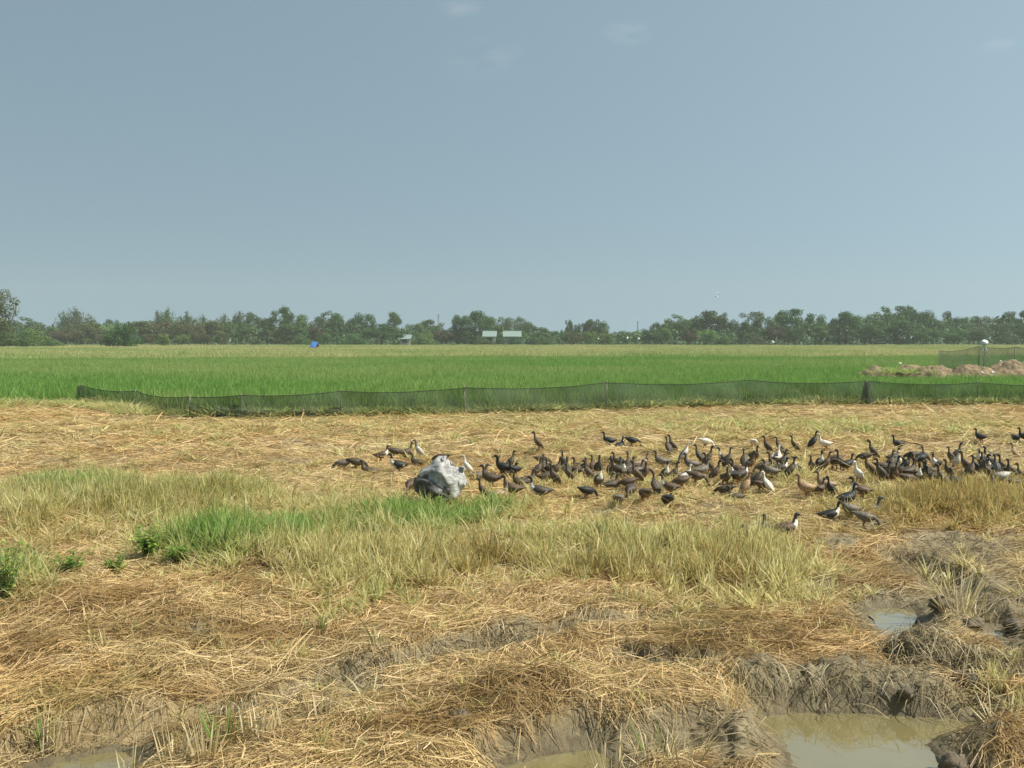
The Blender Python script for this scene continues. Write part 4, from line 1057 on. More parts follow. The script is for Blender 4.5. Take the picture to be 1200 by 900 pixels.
# blue tarp shelter at the edge of the yellow field
MAT_BLUE = plain('blue_tarp', (.05, .17, .45), .5, .15, 2)
tr_ = bpy.data.objects.new('tarp_shelter', None); COL.objects.link(tr_); tr_.location = (XY(368, 150), 150, .1); tr_.scale = (.8, .8, .92); tag(tr_, 'small blue tarp shelter standing in the yellow field', 'shelter')
V = [(-.75, -.6, .75), (.45, -.7, .70), (.75, .1, 1.62), (-.35, .15, 1.72), (.9, .8, .8), (-.5, .85, .85), (-.2, -.45, 1.1)]
V2 = [(a, b, c + .02) for a, b, c in V]
F = [(0, 1, 6), (1, 2, 6), (2, 3, 6), (3, 0, 6), (3, 2, 4, 5)]
obj('tarp', mesh_from('tarp', V, F, mat=MAT_BLUE), tr_)
MB().box(.02, .6, .05, .12, .3, 1.2).build('side_flap', plain('dark_blue', (.02, .05, .14), .6), tr_)
for p in ((-.75, -.6, .75), (.45, -.7, .70), (.9, .8, .8), (-.5, .85, .85), (.75, .1, 1.62), (-.35, .15, 1.72)):
    MB().tube([(p[0], p[1], -.1), p], .03, 6).build('pole', MAT_BAMBOO, tr_)
rag('orange_cloth', XY(370, 140), 140, .85, .16, 3, 'small orange cloth in the crop below the blue tarp', 'cloth', mat=plain('orange_cloth', (.6, .16, .08), .8))

# two lattice masts far behind the trees
MAT_STEEL = plain('grey_steel', (.22, .24, .25), .5)
def mast(u, D, vt, label):
    H = CAM_H - (vt - HORIZON) * D / FPX
    r = bpy.data.objects.new('lattice_mast', None); COL.objects.link(r); r.location = (XY(u, D), D, 0); tag(r, label, 'mast', 'far lattice masts')
    m = MB(); b = H * .05; t = H * .008
    for sx in (-1, 1):
        for sy in (-1, 1): MB().tube([(sx * b, sy * b, 0), (sx * t, sy * t, H)], .12, 5).build('leg', MAT_STEEL, r)
    for k in range(14):
        z0, z1_ = H * k / 14, H * (k + 1) / 14; w0 = b + (t - b) * k / 14; w1 = b + (t - b) * (k + 1) / 14
        for sy in (-1, 1): m.tube([(-w0, sy * w0, z0), (w1, sy * w1, z1_)], .06, 4); m.tube([(w0, sy * w0, z0), (-w1, sy * w1, z1_)], .06, 4)
    m.build('bracing', MAT_STEEL, r)
    for zz, w_ in ((.88, .06), (.95, .045)): MB().box(-H * w_, H * w_, -.1, .1, H * zz - .1, H * zz + .1).build('cross_arm', MAT_STEEL, r)
mast(514, 620, 368, 'faint lattice mast above the trees left of the house')
mast(747, 650, 376, 'faint lattice mast above the low gap in the trees')

# three white birds in flight
MAT_EGRET = plain('white_feather', (.8, .8, .78), .7, .05)
for i, (u, v, rz) in enumerate(((841, 343.5, .4), (845.5, 345, 1.2), (842, 347.5, 2.2))):
    D = 160; z = CAM_H + (HORIZON - v) * D / FPX
    o = bpy.data.objects.new('white_bird', None); COL.objects.link(o); o.location = (XY(u, D), D + i, z); o.rotation_euler = (0, 0, rz)
    tag(o, ['left upper white bird flying above the tree line', 'right white bird flying above the tree line', 'lowest white bird flying above the tree line'][i], 'bird', 'white birds in flight')
    MB().tube([(-.28, 0, -.01), (-.16, 0, 0), (0, 0, 0), (.12, 0, .01), (.2, 0, .05), (.27, 0, .04), (.36, 0, .02)], [.012, .03, .06, .05, .025, .028, .004], 8).build('body', MAT_EGRET, o, sm=True)
    for sgn in (-1, 1):
        V = [(.08, sgn * .04, .02), (-.12, sgn * .04, .02), (.12, sgn * .26, .12), (-.12, sgn * .26, .12), (.02, sgn * .46, .10), (-.08, sgn * .46, .09)]
        V += [(a, b, c - .012) for a, b, c in V]
        F = [(0, 1, 3, 2), (2, 3, 5, 4), (6, 8, 9, 7), (8, 10, 11, 9), (0, 2, 8, 6), (2, 4, 10, 8), (1, 7, 9, 3), (3, 9, 11, 5), (4, 5, 11, 10), (0, 6, 7, 1)]
        obj('wing', mesh_from('wing', V, F, mat=MAT_EGRET), o)

# ------------------------------------------------------------------ ducks
def duck_mat():
    m, t, o = new_mat('duck_feather')
    b = N(t, 'ShaderNodeBsdfPrincipled'); b.inputs['Roughness'].default_value = .55; b.inputs['Specular IOR Level'].default_value = .3
    c = attr(t, 'Col').outputs['Color']
    tcn = N(t, 'ShaderNodeTexCoord'); mpn = N(t, 'ShaderNodeMapping'); mpn.inputs['Scale'].default_value = (38, 70, 70); t.links.new(tcn.outputs['Object'], mpn.inputs[0])
    n1 = noise(t, 1, 3, .6, mpn.outputs[0])
    k = ramp(t, n1, [(.34, (.38, .38, .38)), (.62, (1.35, 1.30, 1.2))])
    t.links.new(mixc(t, 1.0, c, k, 'MULTIPLY'), b.inputs['Base Color'])
    bn = N(t, 'ShaderNodeBump'); bn.inputs['Strength'].default_value = .4; bn.inputs['Distance'].default_value = .004
    t.links.new(n1, bn.inputs['Height']); t.links.new(bn.outputs[0], b.inputs['Normal'])
    t.links.new(b.outputs[0], o.inputs[0]); return m
MAT_DUCK = duck_mat()
MAT_BILL = plain('duck_bill', (.10, .10, .06), .45, .3, 30)
MAT_LEG = plain('duck_leg', (.30, .15, .05), .6, .3, 30)
MAT_EYE = plain('duck_eye', (.01, .01, .01), .15)
# spine: x, z, half width, half depth, zone (0 tail, 1 body, 2 breast, 3 low neck, 4 neck, 5 head)
POSE = {
 'stand': [(-.215, .212, .010, .006, 0), (-.175, .208, .036, .016, 0), (-.12, .202, .062, .042, 1), (-.06, .197, .080, .066, 1), (0, .202, .086, .076, 1), (.06, .218, .078, .073, 1), (.102, .245, .060, .060, 2),
           (.122, .276, .034, .040, 3), (.129, .308, .022, .027, 3), (.131, .338, .017, .021, 4), (.135, .366, .019, .022, 4), (.151, .392, .026, .027, 5), (.175, .390, .021, .021, 5), (.191, .383, .011, .011, 5)],
 'up': [(-.150, .085, .010, .006, 0), (-.128, .115, .032, .016, 0), (-.092, .15, .056, .042, 1), (-.046, .19, .074, .062, 1), (0, .235, .077, .067, 1), (.034, .28, .064, .057, 2), (.054, .315, .040, .041, 2),
        (.062, .345, .025, .028, 3), (.066, .375, .018, .022, 3), (.068, .402, .017, .020, 4), (.075, .428, .020, .023, 4), (.094, .450, .026, .027, 5), (.118, .447, .021, .021, 5), (.133, .439, .011, .011, 5)],
 'feed': [(-.215, .262, .010, .006, 0), (-.175, .252, .036, .016, 0), (-.12, .232, .062, .044, 1), (-.06, .212, .080, .066, 1), (0, .198, .086, .075, 1), (.06, .192, .078, .070, 1), (.104, .196, .052, .050, 2),
          (.140, .190, .031, .034, 3), (.174, .166, .023, .027, 3), (.200, .130, .022, .026, 4), (.210, .098, .023, .026, 4), (.224, .068, .027, .028, 5), (.243, .046, .021, .021, 5), (.254, .032, .011, .011, 5)],
 'sit': [(-.215, .095, .010, .006, 0), (-.175, .098, .038, .018, 0), (-.12, .094, .066, .046, 1), (-.06, .088, .086, .070, 1), (0, .090, .092, .078, 1), (.06, .102, .083, .073, 1), (.100, .128, .062, .060, 2),
         (.118, .165, .038, .043, 3), (.122, .198, .027, .031, 3), (.123, .225, .023, .026, 4), (.128, .248, .024, .026, 4), (.145, .268, .027, .028, 5), (.169, .267, .022, .022, 5), (.185, .260, .011, .011, 5)],
}
BILL = {'stand': ((.185, .385), (.249, .368)), 'up': ((.127, .442), (.190, .424)), 'feed': ((.249, .038), (.292, -.012)), 'sit': ((.179, .262), (.243, .246))}
WHT = (.74, .72, .66)
# back, belly, neck, head, bib colour or None, wing, tail
SCH = {
 'dark': ((.075, .058, .038), (.10, .085, .06), (.065, .050, .034), (.045, .040, .028), None, (.080, .062, .040), (.04, .036, .03)),
 'black': ((.022, .024, .021), (.03, .03, .026), (.020, .023, .020), (.016, .022, .018), None, (.022, .026, .023), (.016, .017, .015)),
 'blackbib': ((.022, .024, .021), (.04, .038, .032), (.020, .023, .020), (.016, .022, .018), WHT, (.022, .026, .023), (.016, .017, .015)),
 'darkbib': ((.075, .058, .038), (.13, .11, .08), (.055, .048, .038), (.040, .040, .034), WHT, (.065, .056, .044), (.05, .045, .04)),
 'brown': ((.115, .078, .048), (.20, .14, .085), (.095, .066, .042), (.055, .042, .028), None, (.10, .068, .042), (.08, .058, .038)),
 'brownbib': ((.12, .082, .050), (.22, .16, .10), (.085, .062, .042), (.050, .040, .028), WHT, (.11, .074, .046), (.085, .06, .04)),
 'buff': ((.30, .215, .14), (.38, .29, .20), (.24, .17, .11), (.16, .115, .08), None, (.42, .29, .19), (.36, .26, .17)),
 'tan': ((.34, .225, .125), (.42, .30, .18), (.25, .155, .085), (.19, .12, .07), None, (.38, .26, .15), (.40, .31, .21)),
 'grey': ((.15, .132, .105), (.22, .20, .16), (.115, .10, .08), (.075, .068, .055), None, (.17, .15, .12), (.12, .11, .09)),
 'white': ((.70, .68, .62), (.72, .70, .64), (.72, .70, .64), (.66, .64, .58), None, (.68, .66, .60), (.6, .58, .53)),
 'pied': ((.07, .065, .055), (.62, .60, .54), (.66, .64, .58), (.40, .385, .35), WHT, (.60, .58, .52), (.05, .05, .045)),
 'greywhite': ((.36, .34, .30), (.56, .54, .49), (.15, .14, .12), (.10, .095, .085), None, (.46, .44, .40), (.30, .28, .25)),
}
NSEG = 14
def ring_frames(sp):
    fr = []
    for i, (x, z, ry, rz, zn) in enumerate(sp):
        a = sp[max(0, i - 1)]; b = sp[min(len(sp) - 1, i + 1)]
        t = Vector((b[0] - a[0], 0, b[1] - a[1])).normalized(); n = Vector((-t.z, 0, t.x))
        fr.append((Vector((x, 0, z)), n, ry, rz, zn))
    return fr
def fine_spine(sp):
    out = []
    for i in range(len(sp) - 1):
        p0, p1, p2, p3 = sp[max(i - 1, 0)], sp[i], sp[i + 1], sp[min(i + 2, len(sp) - 1)]
        for s_ in (0, .5):
            q = []
            for d in range(4):
                q.append(.5 * ((2 * p1[d]) + (-p0[d] + p2[d]) * s_ + (2 * p0[d] - 5 * p1[d] + 4 * p2[d] - p3[d]) * s_ ** 2 + (-p0[d] + 3 * p1[d] - 3 * p2[d] + p3[d]) * s_ ** 3))
            out.append((q[0], q[1], max(.004, q[2]), max(.004, q[3]), p1[4] if s_ == 0 else max(p1[4], p2[4]) if p1[4] >= 2 else p1[4]))
    out.append(sp[-1]); return out
DUCKM = {}
def duck_meshes(pose, sch):
    if (pose, sch) in DUCKM: return DUCKM[(pose, sch)]
    back, belly, neck, head, bib, wing, tail = SCH[sch]
    fr = ring_frames(fine_spine(POSE[pose])); V, F, C = [], [], []
    g = random.Random(pose + sch)
    for i, (c, n, ry, rz, zn) in enumerate(fr):
        for k in range(NSEG):
            an = 2 * math.pi * k / NSEG; up = math.cos(an); sd = math.sin(an)
            flat = 1.0 if up > 0 else .95
            V.append(tuple(c + n * rz * up * flat + Vector((0, ry * sd, 0))))
            if zn == 0: col = tail
            elif zn == 1: col = bib if (bib and up < .0 and i >= 10) else (back if up > -.35 else belly)
            elif zn == 2: col = bib if (bib and up < .6) else (back if up > -.2 else belly)
            elif zn == 3: col = bib if (bib and up < .55) else neck
            elif zn == 4: col = neck
            else: col = head
            f = g.uniform(.88, 1.12); C.append(tuple(min(.85, q * f) for q in col))
    for i in range(len(fr) - 1):
        for k in range(NSEG):
            k2 = (k + 1) % NSEG; F.append((i * NSEG + k, i * NSEG + k2, (i + 1) * NSEG + k2, (i + 1) * NSEG + k))
    F.append(tuple(reversed(range(NSEG)))); F.append(tuple((len(fr) - 1) * NSEG + k for k in range(NSEG)))
    body = mesh_from('duck', V, F, attrs={'Col': ('FLOAT_COLOR', C)}, smooth_shade=True, mat=MAT_DUCK)
    wings = []
    i0, i1 = 1, 12
    for sgn in (-1, 1):
        WV, WF, WC = [], [], []; na = 6
        for i in range(i0, i1 + 1):
            c, n, ry, rz, zn = fr[i]; s_ = (i - i0) / (i1 - i0)
            lo = 1.95 - .9 * max(0, .45 - s_) ; hi = .42 + .35 * max(0, .35 - s_)
            for k in range(na):
                q = k / (na - 1); an = hi + (lo - hi) * q
                bulge = .012 * math.sin(math.pi * min(1, max(0, q))) ** .5 * math.sin(math.pi * min(1, s_ * .9 + .1)) ** .5 + .001
                p = c + n * (rz + bulge) * math.cos(an) + Vector((0, sgn * (ry + bulge) * math.sin(an), 0))
                WV.append(tuple(p)); f = g.uniform(.85, 1.12)
                colw = wing
                if s_ < .22: colw = tuple(.6 * a + .4 * b for a, b in zip(wing, tail))
                if bib and .3 < s_ < .45 and q > .62: colw = WHT
                WC.append(tuple(min(.85, a * f) for a in colw))
        for i in range(i1 - i0):
            for k in range(na - 1):
                a = i * na + k; q = (a, a + 1, a + na + 1, a + na); WF.append(q if sgn > 0 else tuple(reversed(q)))
        wings.append(mesh_from('wing', WV, WF, attrs={'Col': ('FLOAT_COLOR', WC)}, smooth_shade=True, mat=MAT_DUCK))
    (bx, bz), (ex, ez) = BILL[pose]; d = Vector((ex - bx, 0, ez - bz)); nn = Vector((-d.z, 0, d.x)).normalized(); V, F = [], []
    for s_, ry, rz in ((0, .0125, .0125), (.3, .0115, .009), (.65, .0135, .006), (.9, .0135, .004), (1, .007, .002)):
        for k in range(8):
            an = 6.2832 * k / 8; V.append(tuple(Vector((bx, 0, bz)) + d * s_ + nn * rz * math.cos(an) + Vector((0, ry * math.sin(an), 0))))
    for i in range(4):
        for k in range(8): F.append((i * 8 + k, i * 8 + (k + 1) % 8, (i + 1) * 8 + (k + 1) % 8, (i + 1) * 8 + k))
    F.append(tuple(range(32, 40))); bill = mesh_from('bill', V, F, smooth_shade=True, mat=MAT_BILL)
    # eyes sit on the sides of the head ring
    hp = POSE[pose][11]; m = []
    for sgn in (-1, 1):
        bm = bmesh.new(); bmesh.ops.create_icosphere(bm, subdivisions=1, radius=.006)
        off = Vector((hp[0] + (.006 if pose != 'feed' else .004), sgn * hp[2] * .86, hp[1] + (.008 if pose != 'feed' else .002)))
        for v in bm.verts: v.co += off
        e = bpy.data.meshes.new('eye'); bm.to_mesh(e); bm.free(); e.materials.append(MAT_EYE); m.append(e)
    legs = []
    if pose != 'sit':
        hx, hz = {'stand': (-.01, .16), 'up': (-.02, .19), 'feed': (-.01, .15)}[pose]
        for sgn, fw in ((-1, .018), (1, -.018)):
            b = MB(); b.tube([(hx, sgn * .04, hz), (hx - .012, sgn * .04, hz * .62), (hx + fw - .012, sgn * .04, .07), (hx + fw, sgn * .04, .008)], [.022, .014, .007, .006], 7)
            k0 = len(b.v); ox = hx + fw
            b.v += [(ox - .012, sgn * .04, .010), (ox + .055, sgn * .04 - .028, .004), (ox + .062, sgn * .04, .004), (ox + .055, sgn * .04 + .028, .004), (ox - .012, sgn * .04, -.004), (ox + .055, sgn * .04 - .028, -.003), (ox + .062, sgn * .04, -.003), (ox + .055, sgn * .04 + .028, -.003)]
            b.f += [tuple(k0 + q for q in f) for f in ((0, 1, 2), (0, 2, 3), (4, 6, 5), (4, 7, 6), (0, 4, 5, 1), (1, 5, 6, 2), (2, 6, 7, 3), (3, 7, 4, 0))]
            legs.append(mesh_from('leg', b.v, b.f, smooth_shade=True, mat=MAT_LEG))
    DUCKM[(pose, sch)] = (body, wings, bill, m, legs); return DUCKM[(pose, sch)]

# (column, row of the feet, pose, facing in degrees: 0 right, 90 away, 180 left, 270 towards the viewer, plumage)
DUCKS = [
 (402, 550, 'feed', 180, 'grey'), (418, 550, 'feed', 20, 'dark'), (447, 543, 'stand', 10, 'brownbib'), (433, 556, 'sit', 190, 'brown'), (463, 538, 'feed', 10, 'dark'), (476, 538, 'stand', 30, 'brown'),
 (467, 555, 'stand', 200, 'blackbib'), (491, 535, 'up', 200, 'greywhite'), (489, 545, 'sit', 150, 'dark'), (482, 578, 'feed', 250, 'brown'),
 (517, 545, 'feed', 170, 'brown'), (548, 557, 'up', 175, 'pied'), (562, 560, 'sit', 10, 'grey'), (566, 585, 'up', 200, 'dark'), (584, 581, 'sit', 15, 'buff'),
 (601, 580, 'stand', 180, 'brown'), (633, 589, 'stand', 180, 'darkbib'), (610, 567, 'stand', 180, 'dark'), (586, 554, 'up', 200, 'dark'), (618, 562, 'sit', 20, 'dark'), (640, 565, 'stand', 10, 'dark'), (630, 558, 'up', 20, 'brown'),
 (637, 555, 'up', 100, 'dark'), (644, 556, 'up', 190, 'dark'), (652, 561, 'up', 0, 'brown'), (630, 531, 'up', 180, 'brown'), (660, 552, 'up', 250, 'dark'), (664, 556, 'stand', 80, 'dark'), (675, 555, 'feed', 330, 'dark'),
 (688, 583, 'feed', 30, 'black'), (702, 574, 'up', 280, 'darkbib'), (690, 562, 'up', 180, 'brown'), (695, 550, 'up', 100, 'brown'), (716, 561, 'up', 80, 'brown'), (710, 568, 'sit', 0, 'buff'),
 (714, 524, 'stand', 190, 'black'), (727, 525, 'sit', 60, 'blackbib'), (741, 525, 'feed', 0, 'black'),
 (733, 563, 'up', 230, 'darkbib'), (739, 578, 'feed', 240, 'dark'), (725, 594, 'feed', 80, 'grey'), (737, 548, 'up', 110, 'brown'), (746, 568, 'up', 200, 'brown'), (756, 586, 'feed', 95, 'brown'), (768, 574, 'up', 110, 'dark'),
 (752, 547, 'stand', 20, 'buff'), (776, 547, 'stand', 180, 'grey'), (785, 576, 'stand', 170, 'brownbib'), (782, 596, 'feed', 90, 'black'), (780, 560, 'up', 290, 'darkbib'), (790, 557, 'up', 20, 'dark'),
 (788, 533, 'up', 190, 'dark'), (783, 534, 'up', 120, 'dark'), (803, 560, 'stand', 30, 'pied'), (802, 542, 'up', 10, 'pied'), (811, 551, 'stand', 200, 'grey'), (798, 571, 'feed', 200, 'brown'), (816, 566, 'feed', 340, 'brown'),
 (827, 524, 'feed', 10, 'white'), (883, 525, 'feed', 80, 'white'), (819, 543, 'up', 150, 'dark'), (822, 556, 'stand', 20, 'grey'), (830, 553, 'up', 200, 'dark'), (838, 560, 'up', 350, 'brown'),
 (846, 545, 'up', 190, 'darkbib'), (850, 563, 'stand', 275, 'dark'), (849, 573, 'feed', 160, 'dark'), (853, 549, 'up', 40, 'dark'), (860, 561, 'up', 215, 'blackbib'), (868, 563, 'stand', 20, 'darkbib'), (872, 548, 'up', 90, 'dark'), (880, 551, 'up', 300, 'brown'),
 (874, 573, 'up', 25, 'tan'), (862, 576, 'sit', 190, 'dark'), (888, 566, 'up', 10, 'dark'), (899, 571, 'up', 150, 'white'), (893, 558, 'feed', 200, 'dark'),
 (899, 530, 'up', 190, 'dark'), (913, 530, 'up', 180, 'dark'), (919, 534, 'feed', 10, 'dark'), (931, 527, 'up', 180, 'dark'), (905, 552, 'up', 170, 'dark'), (914, 559, 'stand', 10, 'darkbib'), (910, 545, 'stand', 60, 'pied'), (926, 562, 'up', 0, 'dark'), (934, 558, 'up', 200, 'darkbib'),
 (953, 524, 'up', 10, 'black'), (967, 526, 'stand', 180, 'pied'), (961, 553, 'up', 280, 'darkbib'), (968, 554, 'up', 0, 'brown'), (945, 578, 'stand', 190, 'tan'), (958, 577, 'stand', 20, 'brown'), (968, 575, 'stand', 160, 'buff'),
 (974, 578, 'up', 200, 'black'), (993, 590, 'stand', 20, 'black'), (972, 607, 'stand', 0, 'blackbib'), (985, 552, 'up', 190, 'brown'), (1005, 568, 'up', 210, 'white'), (1009, 583, 'stand', 180, 'brownbib'), (1018, 561, 'up', 185, 'brown'),
 (1014, 613, 'feed', 330, 'grey'), (997, 603, 'stand', 190, 'grey'), (1021, 597, 'sit', 10, 'grey'), (1023, 538, 'up', 180, 'dark'),
 (1053, 524, 'stand', 180, 'black'), (1032, 569, 'up', 190, 'dark'), (1038, 566, 'up', 300, 'dark'), (1048, 568, 'up', 275, 'brown'), (1054, 564, 'up', 350, 'dark'), (1064, 572, 'feed', 10, 'brown'), (1052, 548, 'up', 260, 'white'),
 (1069, 542, 'feed', 180, 'dark'), (1076, 569, 'up', 270, 'blackbib'), (1084, 565, 'up', 250, 'dark'), (1065, 563, 'stand', 30, 'dark'), (1084, 540, 'up', 190, 'brown'), (1094, 569, 'stand', 180, 'black'),
 (1121, 536, 'up', 0, 'dark'), (1114, 541, 'up', 200, 'dark'), (1121, 549, 'up', 280, 'pied'), (1111, 562, 'up', 190, 'dark'), (1121, 577, 'stand', 110, 'dark'), (1131, 559, 'up', 180, 'brown'), (1137, 562, 'up', 20, 'dark'),
 (1143, 560, 'up', 200, 'black'), (1152, 560, 'up', 330, 'dark'), (1160, 560, 'up', 220, 'blackbib'), (1167, 554, 'up', 90, 'black'), (1173, 570, 'feed', 190, 'greywhite'), (1175, 552, 'up', 180, 'brown'), (1184, 564, 'up', 200, 'dark'), (1190, 574, 'feed', 20, 'brown'),
 (1196, 561, 'up', 185, 'brown'), (1149, 520, 'stand', 130, 'black'), (1160, 531, 'sit', 180, 'black'), (1190, 519, 'feed', 270, 'black'), (1189, 533, 'up', 180, 'buff'), (1201, 520, 'stand', 180, 'black'), (1210, 566, 'up', 180, 'dark'), (1104, 571, 'up', 160, 'brown'),
 (885, 636, 'sit', 185, 'dark'), (897, 625, 'sit', 80, 'blackbib'), (922, 623, 'sit', 10, 'brownbib'),
]
# the packed middle of the flock: dark birds half hidden behind the others
_r = random.Random(77); _n = 0
while _n < 48:
    q = (_r.uniform(575, 1205), _r.choice((_r.uniform(541, 556), _r.uniform(552, 573))))
    if all(abs(q[0] - d[0]) > 4.5 or abs(q[1] - d[1]) > 5 for d in DUCKS) and not (930 < q[0] < 1000 and q[1] > 566):
        DUCKS.append((q[0], q[1], _r.choice(('up', 'stand', 'feed', 'stand', 'sit', 'feed')), _r.choice((10, 180, 190, 350, 170, 80, 280, 220, 30)), _r.choice(('dark', 'dark', 'dark', 'black', 'brown', 'brown', 'darkbib', 'grey')))); _n += 1
CW = {'dark': 'dark brown duck', 'black': 'black duck', 'blackbib': 'black duck with white breast', 'darkbib': 'dark duck with white breast', 'brown': 'brown duck', 'brownbib': 'brown duck with white breast', 'buff': 'pale buff duck',
      'tan': 'tan orange duck', 'grey': 'mottled grey duck', 'white': 'white duck', 'pied': 'black and white duck', 'greywhite': 'pale grey and white duck'}
PW = {'stand': 'standing', 'up': 'upright', 'feed': 'head-down', 'sit': 'squatting'}
def dirw(a):
    a %= 360
    return 'facing right' if a < 50 or a > 310 else 'facing away' if a < 130 else 'facing left' if a <= 230 else 'facing front'
def zone(u, v):
    if v > 615: return 'in front of the main flock'
    if u < 500: return 'left of the white sack'
    if u < 570: return 'around the white sack'
    if v < 535: return 'in the sparse back row, ' + ('left' if u < 800 else 'middle' if u < 1000 else 'right')
    a = 'right of the sack' if u < 670 else 'left of flock centre' if u < 760 else 'at flock centre' if u < 835 else 'near the upright white one' if u < 940 else 'by the front black duck' if u < 1026 else 'behind the brown stubble' if u < 1105 else 'at the flock\'s right end'
    return a
rows = [(u, '%s %s %s' % (PW[p], CW[c], dirw(f)), zone(u, v)) for (u, v, p, f, c) in DUCKS]
dl = unique_labels(rows); drr = random.Random(17)
for i, (u, v, pose, face, sch) in enumerate(DUCKS):
    x, y = unproj(u, v, .06); body, wings, bill, eyes, legs = duck_meshes(pose, sch)
    o = obj('duck', body, loc=(x, y, z1(x, y) + (-.01 if pose == 'sit' else -.02)), rz=R(face) + drr.uniform(-.12, .12))
    k = drr.uniform(.82, .98) * (.86 if pose == 'up' else .90); o.scale = (k * .93, k * drr.uniform(.94, 1.06), k)
    tag(o, dl[i], 'duck', 'flock of ducks in the stubble')
    for w_ in wings: obj('wing', w_, o)
    obj('bill', bill, o)
    for e in eyes: obj('eye', e, o)
    for l in legs: obj('leg', l, o)

# ------------------------------------------------------------------ the crumpled sack
def sack():
    x, y = unproj(514, 592, .05); z = z1(x, y)
    r = bpy.data.objects.new('crumpled_sack', None); COL.objects.link(r); r.location = (x, y, z); r.scale = (.92, .92, .95); tag(r, 'crumpled dirty white plastic sack standing in green grass beside ducks', 'sack')
    m, t, o = new_mat('dirty_sack')
    b = N(t, 'ShaderNodeBsdfPrincipled'); b.inputs['Roughness'].default_value = .5
    n1 = noise(t, 3.2, 3); n2 = noise(t, 22, 5)
    c = ramp(t, math_n(t, 'ADD', math_n(t, 'MULTIPLY', n1, .7), math_n(t, 'MULTIPLY', n2, .3)), [(.36, (.15, .15, .14)), (.47, (.34, .335, .315)), (.60, (.56, .55, .51))])
    t.links.new(c, b.inputs['Base Color']); bn = N(t, 'ShaderNodeBump'); bn.inputs['Strength'].default_value = .7; bn.inputs['Distance'].default_value = .03
    t.links.new(n2, bn.inputs['Height']); t.links.new(bn.outputs[0], b.inputs['Normal']); t.links.new(b.outputs[0], o.inputs[0])
    dk = plain('black_plastic_and_shade', (.085, .083, .075), .6, .6, 14, 1.0)  # black plastic; its dark colour also stands in for the sack's shaded hollow
    def blob(cx, cy, cz, sx, sy, sz, seed, amp, name, mat, tilt=0):
        bm = bmesh.new(); bmesh.ops.create_icosphere(bm, subdivisions=5, radius=1); g = random.Random(seed); a, b_, c_ = (g.uniform(0, 9) for _ in range(3))
        for v in bm.verts:
            p = v.co; f1 = abs(math.sin(p.x * 2.3 + p.z * 1.9 + a)); f2 = abs(math.sin(p.y * 3.1 - p.z * 2.7 + p.x * 1.7 + b_)); f3 = abs(math.sin(p.x * 6.1 + p.y * 5.3 + c_) * math.sin(p.z * 5.7 + a))
            v.co *= 1 + amp * (.5 * (.5 - f1) + .55 * (.5 - f2) + .3 * (.3 - f3))
            v.co = Vector((v.co.x * sx, v.co.y * sy, max(-.9, v.co.z) * sz))
        bmesh.ops.rotate(bm, verts=bm.verts, cent=(0, 0, 0), matrix=Matrix.Rotation(tilt, 3, 'Y'))
        for v in bm.verts: v.co += Vector((cx, cy, cz))
        me = bpy.data.meshes.new(name); bm.to_mesh(me); bm.free(); me.materials.append(mat)
        for p in me.polygons: p.use_smooth = True
        return obj(name, me, r)
    def bag(name, mat, path, seed, pleat, flat=.62):
        """a loose bag swept along its own axis, gathered into pleats; path: centre x, y, z, half width, half height"""
        g = np.random.default_rng(seed); V = []; F = []; n = 56; ph = g.uniform(0, 6.28, 6); P_ = []
        for i_ in range(len(path) - 1):
            for q in np.linspace(0, 1, 7, endpoint=False):
                e = q * q * (3 - 2 * q); P_.append([a + (b2 - a) * e for a, b2 in zip(path[i_], path[i_ + 1])])
        P_.append(list(path[-1])); m_ = len(P_)
        for i_, (cx, cy, cz, rw, rh) in enumerate(P_):
            t_ = i_ / (m_ - 1); a0 = P_[max(0, i_ - 1)]; a1 = P_[min(m_ - 1, i_ + 1)]; d = Vector((a1[0] - a0[0], a1[1] - a0[1], a1[2] - a0[2])).normalized()
            up = Vector((0, 0, 1)); sd = d.cross(up).normalized(); nn = sd.cross(d)
            for k_ in range(n):
                an = 6.28319 * k_ / n
                crease = abs(math.sin(an * 2.5 + ph[0] + t_ * 3.1)) * .5 + abs(math.sin(an * 4.5 + ph[1] - t_ * 5.3)) * .3 + abs(math.sin(an * 7.5 + ph[2] + t_ * 9)) * .2
                rr = 1 + pleat * (.5 - crease) + .07 * math.sin(t_ * 23 + ph[3] + 2 * math.sin(an + ph[4])) * math.sin(an * 3 + ph[5])
                V.append(tuple(Vector((cx, cy, cz)) + sd * rw * rr * math.cos(an) + nn * rh * rr * math.sin(an)))
        for i_ in range(m_ - 1):
            for k_ in range(n): F.append((i_ * n + k_, i_ * n + (k_ + 1) % n, (i_ + 1) * n + (k_ + 1) % n, (i_ + 1) * n + k_))
        F.append(tuple(reversed(range(n)))); F.append(tuple((m_ - 1) * n + k_ for k_ in range(n)))
        return obj(name, mesh_from(name, V, F, smooth_shade=True, mat=mat), r)
    bag('sack_body', m, [(-.22, .10, .19, .06, .05), (-.12, .06, .26, .21, .21), (.04, .02, .30, .27, .28), (.16, -.01, .32, .25, .28), (.25, -.03, .36, .15, .20), (.30, -.05, .42, .05, .07)], 3, .30)
    bag('tied_neck', m, [(.295, -.05, .415, .035, .04), (.325, -.055, .45, .05, .04), (.345, -.06, .465, .065, .02)], 8, .5)
    bag('dark_plastic_and_shade', dk, [(-.33, .0, .22, .02, .02), (-.26, -.04, .24, .10, .12), (-.15, -.09, .23, .12, .19), (-.03, -.14, .18, .13, .17), (.07, -.16, .12, .10, .13), (.14, -.15, .06, .03, .05)], 11, .75)  # black stuff at lower left, with the hollow's shade built in as dark plastic
sack()

